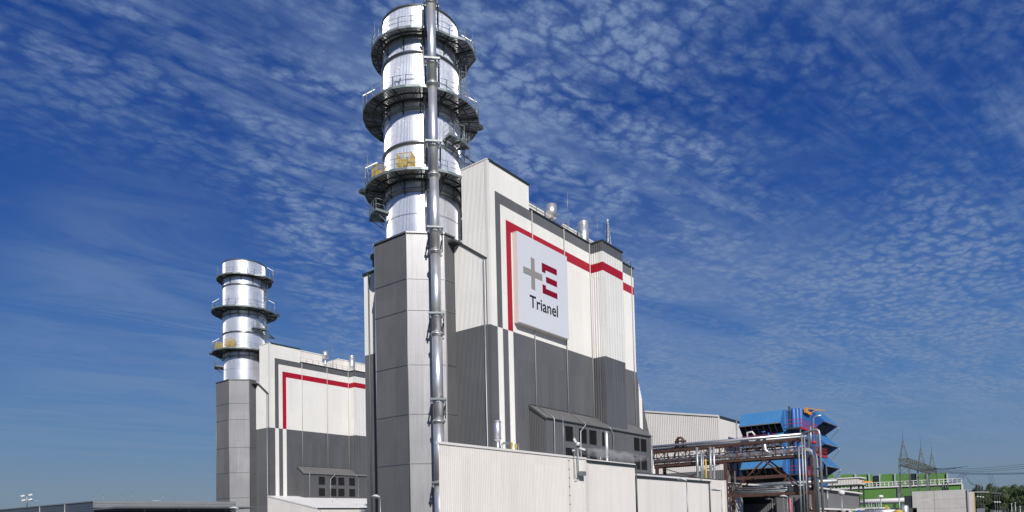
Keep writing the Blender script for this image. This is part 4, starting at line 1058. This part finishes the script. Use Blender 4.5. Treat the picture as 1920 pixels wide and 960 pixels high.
# ================================================================== SUBSTATION
t = thing('line_gantry', 'green-grey lattice gantry with three peaked masts and a long cross beam', 'lattice gantry', (207, 27, GZ))
gy = 26.9
def lat(m, a, b, wa, wb, n, r=.09, axis=(1, 0)):
    a = Vector(a); b = Vector(b)
    cor = [(-1, -1), (1, -1), (1, 1), (-1, 1)]
    P = lambda k, f: a.lerp(b, f) + Vector((cor[k % 4][0] * (wa + (wb - wa) * f), cor[k % 4][1] * (wa + (wb - wa) * f), 0))
    for k in range(4): m.bar(P(k, 0), P(k, 1), r * 1.8)
    for i in range(n):
        for k in range(4):
            p, q = (k, k + 1) if i % 2 else (k + 1, k); m.bar(P(p, i / n), P(q, (i + 1) / n), r)
for i, x in enumerate((180.9, 208.8, 229.9)):
    m = MB(); lat(m, (x, gy, GZ), (x, gy, 11.2), 1.15, 1.0, 9, .08); m.build('mast', LATT, t)
    m = MB(); lat(m, (x, gy, 11.2), (x, gy, 17.0), 1.0, .08, 6, .065); m.tube((x, gy, 17), (x - .3, gy, 22), .04, 6, 0, .02); m.build('mast_peak', LATT, t)
m = MB()
xa, xb = 179.6, 231.5; n = 34
C4 = [(gy - 1, 11.1), (gy + 1, 11.1), (gy + 1, 12.6), (gy - 1, 12.6)]
for y, z in C4: m.bar((xa, y, z), (xb, y, z), .16)
for i in range(n):
    x0 = xa + (xb - xa) * i / n; x1 = xa + (xb - xa) * (i + 1) / n
    for k in range(4):
        (y0, z0), (y1, z1) = C4[k], C4[(k + 1) % 4]
        if i % 2: y0, z0, y1, z1 = y1, z1, y0, z0
        m.bar((x0, y0, z0), (x1, y1, z1), .08)
m.build('cross_beam', LATT, t)
t = thing('fire_wall', 'tall pale concrete panel wall of a transformer bay', 'wall', (150, 16, GZ))
m = MB()
for (ya, yb) in ((12.17, 17.45), (17.5, 21.2)):
    for (za, zb) in ((GZ, .55), (.58, 2.25), (2.28, 3.95)): m.box(150, 150.4, ya, yb, za, zb)
m.build('panel', CONC, t); MB().box(149.8, 150.6, 11.95, 12.17, GZ, 3.98).box(149.97, 150.3, 17.45, 17.5, GZ, 3.9).build('post', mat('concrete_post', (.36, .34, .32), .85), t)
m = MB(); m.box(150.6, 151.4, 11.2, 11.95, GZ, 3.45); tag(m.build('end_wall', CONC), 'narrow concrete block just right of the long panel wall', 'wall')
tag(MB().box(151.0, 151.3, 11.08, 11.16, GZ, 3.2).build('yellow_strip', YEL), 'thin yellow strip on the edge of the narrow concrete block', 'post')
t = thing('dark_bay', 'dark transformer bay opening left of the concrete wall', 'transformer bay', (151, 22, GZ))
MB().box(150.2, 151, 21.2, 22.6, GZ, 3.2).box(153, 160, 22.4, 25.5, GZ, .9).build('body', mat('bay_steel', (.03, .035, .045), .6), t)
for i, y in enumerate((21.4, 20.85, 20.35)):
    tag(MB().lathe((198, y * .99), [(.18, 4), (.22, 5.5), (.22, 6.4), (.1, 6.5), (.1, 7.0)], 10).build('bushing', PORC), ['left', 'middle', 'right'][i] + ' one of three black bushings rising above the concrete wall', 'insulator')
def insulator(x, y, z0, z1, lab, r=.17, gap=None):
    x, y, z0, z1, r = x * 1.34, y * 1.34, z0 * 1.34, z1 * 1.34, r * 1.3
    t = thing('insulator_post', lab, 'insulator', (x, y, z0)); m = MB(); prof = []; z = z0
    while z < z1: prof += [(r * .7, z), (r, z + .05), (r * .7, z + .1)]; z += .14
    m.lathe((x, y), prof + [(r * .5, z1)], 10); m.build('insulator', PORC, t)
    MB().lathe((x, y), [(r * .9, z1), (r * .9, z1 + .1)], 10).build('cap', GALV, t)
    zm = z0 + (z1 - z0) * .5
    MB().lathe((x, y), [(r * 1.2, zm - .1), (r * 1.2, zm + .1)], 10).build('joint_collar', LAMPW, t)
    MB().box(x - .3, x + .3, y - .22, y + .22, GZ, z0).build('pedestal', GALV, t)
for i in range(3):
    insulator(119.7, 8.45 - .33 * i, .3, 3.8 - .12 * i, ['leftmost', 'middle', 'rightmost'][i] + ' dark post insulator of the taller group with a cross arm', .12)
    insulator(114.85, 6.12 - .27 * i, -.05, 2.27 - .04 * i, ['leftmost', 'middle', 'rightmost'][i] + ' dark post insulator of the shorter group at the right', .12)
tag(MB().bar((160.3, 12.46, 3.68), (160.3, 9.4, 3.55), .35, .12).build('cross_arm', LAMPW), 'pale cross arm across the taller insulator group', 'cross arm')
tag(MB().bar((153.7, 8.64, 3.2), (153.7, 7.0, 3.1), .16, .12).build('bus_bar', GALV), 'thin bar on top of the shorter insulator group', 'bus bar')
def wire(a, b, sag, lab, r=.05, n=14, name='power_line', grp='overhead wires of the substation'):
    a = Vector(a); b = Vector(b); pts = []
    for i in range(n + 1):
        f = i / n; p = a.lerp(b, f); p.z -= sag * 4 * f * (1 - f); pts.append(p)
    return tag(MB().path(pts, r, 5).build(name, WIRE), lab, 'wire', grp)
WL = 'thin overhead wire running right from the lattice gantry'
for k, (x, dz) in enumerate(((207, 0), (214, .1), (221, 0))): wire((x, gy - 1, 11.4), (190, -3 + k * .15, 11.0 - k * .55), .9, WL, .035)
for k, x in enumerate((214, 220, 227)): wire((x, gy - 1, 11.2), (215, -3 + k * .1, 9.4 - k * .1), .7, WL, .04)
for k in range(3): wire((196 + 4 * k, gy - .8, 10.9), (186 + 3 * k, 14.6 + 1.5 * k, 10.2), .2, 'string of insulators and wire hanging off the gantry beam', .04, 8)
for k in range(4): wire((198, 16.8 - .4 * k, 9.4), (197, 20.6 - .6 * k, 6.8), .5, 'drop wire curving down to the black bushings', .045, 8, 'drop_wire', 'drop wires')
for k in range(3): wire((200, 16.2 - .1 * k, 8.6 - .3 * k), (160.4, 11.4 - .44 * k, 5.2), .9, 'slack cable sagging to the taller insulator group', .03, 10, 'drop_wire', 'slack cables')
for k in range(3): wire((176, 10.4 - .42 * k, 8.0 - .5 * (k == 2)), (154, 8.24 - .36 * k, 3.2), .5, 'pale drop cable hanging to the shorter insulator group', .028, 10, 'drop_wire', 'pale drop cables')
for k, (x, y, z) in enumerate(((109.9, 4.04, .74), (109.9, 3.63, .87), (109.9, 3.14, .36))):
    t = thing('yard_lamp', ['left', 'tallest middle', 'lowest right'][k] + ' one of three small yard lamps before the trees', 'street lamp', (x, y, GZ))
    MB().tube((x, y, GZ), (x, y, z), .05, 6).build('pole', GALV, t); MB().lathe((x, y), [(.04, z - .04), (.11, z), (.08, z + .06)], 10).build('lamp_head', LAMPW, t)

# ================================================================== TREES
def tree_mesh(seed, H=9.5, W=4.2):
    rnd = random.Random(seed); tr = MB()
    tr.path([(0, 0, 0), (.1, .05, H * .3), (.0, .1, H * .6), (.1, 0, H * .85)], .32, 8, 0, .08)
    lobes = []
    for k in range(13):
        a = rnd.uniform(0, 2 * pi); f = rnd.uniform(.28, 1) ; rr = W * (1.05 - abs(f - .5) * 1.25) * rnd.uniform(.25, .75)
        p = Vector((rr * cos(a), rr * sin(a), H * f)); lobes.append((p, rnd.uniform(.9, 1.8) * W / 4.2))
        tr.path([(0, 0, H * f * .6), p * .5 + Vector((0, 0, H * f * .35)), p], .09, 5, 0, .03)
    lf = MB()
    for p, r in lobes:
        for _ in range(330):
            d = Vector((rnd.gauss(0, 1), rnd.gauss(0, 1), rnd.gauss(0, 1))).normalized(); q = p + d * r * rnd.uniform(.55, 1.08)
            u = Vector((rnd.gauss(0, 1), rnd.gauss(0, 1), rnd.gauss(0, 1))).normalized(); w = u.cross(d).normalized(); s = rnd.uniform(.13, .28); v = w.cross(u).normalized()
            s *= .85; lf.poly([q - u * s, q + w * s * .8, q + u * s, q - w * s * .8], 0 if rnd.random() < .5 else (1 if rnd.random() < .7 else 2))
    return tr, lf
protos = []
for k in range(3):
    tr, lf = tree_mesh(11 + k)
    a = tr.build('trunk', BARK); b = lf.build('crown', [LEAF[k], LEAF[(k + 1) % 3], LEAF[(k + 2) % 3]]); protos.append((a, b))
rnd = random.Random(5); spots = []
for k in range(34):
    az_ = R(5.2 - k * .172) + rnd.uniform(-.0015, .0015); D = rnd.uniform(215, 300); spots.append((D * cos(az_), D * sin(az_), rnd.uniform(.85, 1.1)))
desc = ['dense dark broadleaf tree', 'round mid-green broadleaf tree', 'olive-tinted broadleaf tree']
for k, (x, y, s) in enumerate(spots):
    f = 1.0 + .25 * min(1, k / 18); kk = k % 3
    t = thing('tree', desc[kk] + ' in the belt at the right edge beyond the substation', 'tree', (x, y, GZ), 'trees beyond the substation')
    if (x * x + y * y) ** .5 > 258: f *= 1.12
    t.scale = (s * .8, s * .8, s * f * .66 * (x / 250)); t.rotation_euler.z = k * 1.7
    for src in protos[kk]:
        c = src.copy(); COL.objects.link(c); c.parent = t
for a, b in protos:
    bpy.data.objects.remove(a); bpy.data.objects.remove(b)

# ================================================================== GROUND
m = MB(); m.poly([(-3000, -3000, GZ - .02), (6000, -3000, GZ - .02), (6000, 6000, GZ - .02), (-3000, 6000, GZ - .02)]); m.build('ground', GRASS)['kind'] = 'structure'
m = MB(); m.poly([(-60, -60, GZ), (240, -60, GZ), (240, 260, GZ), (-60, 260, GZ)]); m.build('yard_pavement', ASPH)['kind'] = 'structure'

# ================================================================== STEAM
def steam(name, lo, hi, dens, lab, seed=0., scale=1.1, th=.5):
    m = MB(); m.box(lo[0], hi[0], lo[1], hi[1], lo[2], hi[2])
    mt = bpy.data.materials.new('steam_' + name); mt.use_nodes = True; nt = mt.node_tree; N = nt.nodes; L = nt.links
    N.remove(N['Principled BSDF']); v = N.new('ShaderNodeVolumePrincipled'); v.inputs['Color'].default_value = (.95, .95, .95, 1)
    tc = N.new('ShaderNodeTexCoord'); n = N.new('ShaderNodeTexNoise'); n.inputs['Scale'].default_value = scale; n.inputs['Detail'].default_value = 5; n.noise_dimensions = '4D'; n.inputs['W'].default_value = seed
    L.new(tc.outputs['Object'], n.inputs['Vector'])
    mr = N.new('ShaderNodeMapRange'); mr.inputs[1].default_value = th; mr.inputs[2].default_value = th + .2; mr.inputs[3].default_value = 0; mr.inputs[4].default_value = dens; L.new(n.outputs['Fac'], mr.inputs[0])
    sp = N.new('ShaderNodeMapping'); sp.vector_type = 'POINT'; sp.inputs['Location'].default_value = (-1, -1, -1); sp.inputs['Scale'].default_value = (2, 2, 2); L.new(tc.outputs['Generated'], sp.inputs['Vector'])
    ln = N.new('ShaderNodeVectorMath'); ln.operation = 'LENGTH'; L.new(sp.outputs[0], ln.inputs[0])
    fo = N.new('ShaderNodeMapRange'); fo.inputs[1].default_value = .35; fo.inputs[2].default_value = 1.; fo.inputs[3].default_value = 1; fo.inputs[4].default_value = 0; L.new(ln.outputs['Value'], fo.inputs[0])
    mu = N.new('ShaderNodeMath'); mu.operation = 'MULTIPLY'; L.new(mr.outputs[0], mu.inputs[0]); L.new(fo.outputs[0], mu.inputs[1]); L.new(mu.outputs[0], v.inputs['Density'])
    L.new(v.outputs[0], N['Material Output'].inputs['Volume'])
    tag(m.build('steam_cloud', mt), lab, 'steam')
steam('a', (57.5, 37.2, 6.45), (74.5, 39.4, 7.75), 1.5, 'thin white steam drifting right from the slim silencer', 2., 1.3, .44)

# ================================================================== SKY AND SUN
SUN = Vector((-.505, -.645, .572)).normalized()
elev = math.asin(SUN.z)
w = bpy.data.worlds.new('World'); sc.world = w; w.use_nodes = True
nt = w.node_tree; N = nt.nodes; L = nt.links
bg = N['Background']; bg.inputs['Strength'].default_value = .1
sky = N.new('ShaderNodeTexSky'); sky.sky_type = 'NISHITA'; sky.sun_disc = False
sky.sun_elevation = elev; sky.sun_rotation = math.atan2(SUN.x, SUN.y) % (2 * pi)
sky.altitude = 60; sky.air_density = 1.0; sky.dust_density = .6; sky.ozone_density = 2.5
tc = N.new('ShaderNodeTexCoord')
def math_(op, a, b=None, c=None, clamp=False):
    n = N.new('ShaderNodeMath'); n.operation = op; n.use_clamp = clamp
    for i, q in enumerate((a, b, c)):
        if q is None: continue
        if isinstance(q, (int, float)): n.inputs[i].default_value = q
        else: L.new(q, n.inputs[i])
    return n.outputs[0]
def mrange(v, a, b, c=0., d=1., smooth=True):
    n = N.new('ShaderNodeMapRange'); n.interpolation_type = 'SMOOTHSTEP' if smooth else 'LINEAR'
    L.new(v, n.inputs[0])
    for i, q in zip((1, 2, 3, 4), (a, b, c, d)):
        if isinstance(q, (int, float)): n.inputs[i].default_value = q
        else: L.new(q, n.inputs[i])
    return n.outputs[0]
sep = N.new('ShaderNodeSeparateXYZ'); L.new(tc.outputs['Generated'], sep.inputs[0])
Z = math_('MAXIMUM', sep.outputs[2], 0.0); zz = math_('ADD', Z, .05)
px = math_('DIVIDE', sep.outputs[0], zz); py = math_('DIVIDE', sep.outputs[1], zz)
azi = math_('ARCTAN2', sep.outputs[1], sep.outputs[0])
cmb = N.new('ShaderNodeCombineXYZ'); L.new(px, cmb.inputs[0]); L.new(py, cmb.inputs[1])
def plane(rot, scl, loc=(0, 0, 0)):             # cloud layer coordinates: turn, then stretch
    n = N.new('ShaderNodeVectorRotate'); n.rotation_type = 'Z_AXIS'; n.inputs['Angle'].default_value = rot; L.new(cmb.outputs[0], n.inputs['Vector'])
    m = N.new('ShaderNodeVectorMath'); m.operation = 'MULTIPLY_ADD'; L.new(n.outputs[0], m.inputs[0]); m.inputs[1].default_value = scl; m.inputs[2].default_value = loc
    return m.outputs[0]
def noise(vec, s, d=4, rough=.5, dist=0.):
    n = N.new('ShaderNodeTexNoise'); n.noise_dimensions = '2D'; n.inputs['Scale'].default_value = s; n.inputs['Detail'].default_value = d; n.inputs['Roughness'].default_value = rough; n.inputs['Distortion'].default_value = dist
    L.new(vec, n.inputs['Vector']); return n
def blob(azd, eld, r0, r1):                    # soft patch round a sky direction
    d = (cos(R(eld)) * cos(R(azd)), cos(R(eld)) * sin(R(azd)), sin(R(eld)))
    n = N.new('ShaderNodeVectorMath'); n.operation = 'DOT_PRODUCT'; L.new(tc.outputs['Generated'], n.inputs[0]); n.inputs[1].default_value = d
    return mrange(n.outputs['Value'], cos(R(r1)), cos(R(r0)))
# altocumulus puffs: rounded cells, warped, in soft rows
base = plane(R(14), (.85, 1.15, 1))
wn = noise(base, 13, 5, .62)
wv = N.new('ShaderNodeVectorMath'); wv.operation = 'MULTIPLY_ADD'; L.new(wn.outputs['Color'], wv.inputs[0]); wv.inputs[1].default_value = (.085, .085, 0); L.new(base, wv.inputs[2])
vo = N.new('ShaderNodeTexVoronoi'); vo.voronoi_dimensions = '2D'; vo.feature = 'F1'; vo.inputs['Scale'].default_value = 24; vo.inputs['Detail'].default_value = 0.0
L.new(wv.outputs[0], vo.inputs['Vector'])
puff = mrange(vo.outputs['Distance'], .78, .05)
med = noise(plane(R(25), (.7, 1.5, 1)), 5.5, 4, .6, .4).outputs['Fac']       # rows and clumps
fine = noise(base, 75, 3, .6).outputs['Fac']
large = noise(plane(R(5), (.8, 1.2, 1), (4.3, 2.2, 0)), 1.5, 3, .5).outputs['Fac']
clump = mrange(math_('ADD', math_('MULTIPLY', med, .55), math_('MULTIPLY', large, .45)), .36, .62)
pf = math_('ADD', math_('MULTIPLY', puff, math_('ADD', math_('MULTIPLY', clump, .75), .22)), math_('MULTIPLY', clump, .24))
pf = math_('MULTIPLY', pf, mrange(fine, .25, .7, .75, 1.15))
thr = mrange(azi, .80, 1.12, .08, .48)
mask = mrange(math_('SUBTRACT', Z, thr), -.10, .10)
clearR = blob(13.5, 24, 1, 7); clearU = blob(4, 33, 4, 16); clearM = blob(22, 15, 0, 5)
for c_, k in ((clearR, .7), (clearU, .55), (clearM, .5)): mask = math_('MULTIPLY', mask, math_('SUBTRACT', 1, math_('MULTIPLY', c_, k)))
bright = math_('ADD', .78, math_('MULTIPLY', blob(42, 33, 4, 18), .25))
a1 = math_('MULTIPLY', math_('MULTIPLY', pf, mask), bright)
# thin streaked cirrus, lowest in the sky it spreads to veils
c1 = mrange(noise(plane(R(11), (.35, 2.6, 1)), 1.9, 7, .6, .35).outputs['Fac'], .50, .78)
c2 = mrange(noise(plane(R(13), (.6, 5.5, 1), (1.3, .4, 0)), 1.3, 8, .65, .3).outputs['Fac'], .50, .80)
ci = math_('ADD', math_('MULTIPLY', c1, .62), math_('MULTIPLY', c2, .5))
ci = math_('MULTIPLY', ci, math_('SUBTRACT', 1, math_('MULTIPLY', blob(70, 24, 2, 11), .75)))
veil = math_('MULTIPLY', mrange(noise(plane(R(12), (.3, 1.2, 1), (0, 3, 0)), .9, 6, .6, .3).outputs['Fac'], .40, .66), mrange(Z, .34, .12, 0, .6))
ci = math_('MAXIMUM', ci, veil)
milk = math_('ADD', math_('MULTIPLY', blob(24, 15, 2, 17), .62), math_('MULTIPLY', blob(66, 15, 1, 12), .62))
milk = math_('MULTIPLY', milk, mrange(noise(plane(R(20), (.5, 1.6, 1), (2, 1, 0)), 1.6, 7, .62, .5).outputs['Fac'], .30, .66))
ci = math_('MAXIMUM', ci, milk)
ci = math_('MULTIPLY', ci, mrange(Z, .0, .14, .1, 1))
alpha = math_('SUBTRACT', 1, math_('MULTIPLY', math_('SUBTRACT', 1, math_('MULTIPLY', a1, .95, None, True)), math_('SUBTRACT', 1, math_('MULTIPLY', ci, .8, None, True))))
# clear sky: the physical sky graded to the deep polarised blue of the day
cr = N.new('ShaderNodeValToRGB'); L.new(Z, cr.inputs[0]); el = cr.color_ramp.elements
stops = [(0, (.155, .212, .275)), (.05, (.142, .218, .318)), (.10, (.105, .205, .365)), (.17, (.068, .175, .390)), (.26, (.034, .124, .370)), (.37, (.013, .076, .312)), (.52, (.004, .047, .250)), (1, (.005, .040, .20))]
el[0].position = 0; el[0].color = (*stops[0][1], 1); el[1].position = 1; el[1].color = (*stops[-1][1], 1)
for p, c_ in stops[1:-1]: e = el.new(p); e.color = (*c_, 1)
k10 = N.new('ShaderNodeMix'); k10.data_type = 'RGBA'; k10.blend_type = 'MULTIPLY'; k10.inputs[0].default_value = 1; L.new(cr.outputs[0], k10.inputs[6]); k10.inputs[7].default_value = (10.3, 10.3, 10.3, 1)
gr = N.new('ShaderNodeMix'); gr.data_type = 'RGBA'; gr.inputs[0].default_value = .92; L.new(sky.outputs[0], gr.inputs[6]); L.new(k10.outputs[2], gr.inputs[7])
cc = N.new('ShaderNodeMix'); cc.data_type = 'RGBA'; L.new(mrange(Z, .05, .45), cc.inputs[0]); cc.inputs[6].default_value = (1.9, 2.75, 4.4, 1); cc.inputs[7].default_value = (1.75, 2.6, 4.5, 1)
mixc = N.new('ShaderNodeMix'); mixc.data_type = 'RGBA'; L.new(alpha, mixc.inputs[0]); L.new(gr.outputs[2], mixc.inputs[6]); L.new(cc.outputs[2], mixc.inputs[7])
L.new(mixc.outputs[2], bg.inputs['Color'])

sl = bpy.data.lights.new('sun', 'SUN'); sl.energy = 4.7; sl.angle = R(.5); sl.color = (1, .955, .90)
so = bpy.data.objects.new('sun', sl); COL.objects.link(so); so.rotation_euler = SUN.to_track_quat('Z', 'Y').to_euler()

# ================================================================== CAMERA
cd = bpy.data.cameras.new('camera'); co = bpy.data.objects.new('camera', cd); COL.objects.link(co); sc.camera = co
f, cx, cy, pt, ro, ya = 1283.5236, 998.3684, 920.7329, .04424798, -.02448136, .64655832
d = Vector((cos(ya) * cos(pt), sin(ya) * cos(pt), sin(pt))); r = Vector((sin(ya), -cos(ya), 0)); u = r.cross(d)
c_, s_ = cos(ro), sin(ro); r2 = r * c_ + u * s_; u2 = u * c_ - r * s_
M = Matrix((r2, u2, -d)).transposed(); co.matrix_world = M.to_4x4()
cd.sensor_width = 36; cd.lens = f / 1920 * 36; cd.shift_x = (960 - cx) / 1920; cd.shift_y = (cy - 480) / 1920
cd.clip_start = .5; cd.clip_end = 9000
sc.view_settings.view_transform = 'Standard'; sc.view_settings.look = 'None'; sc.view_settings.exposure = 0
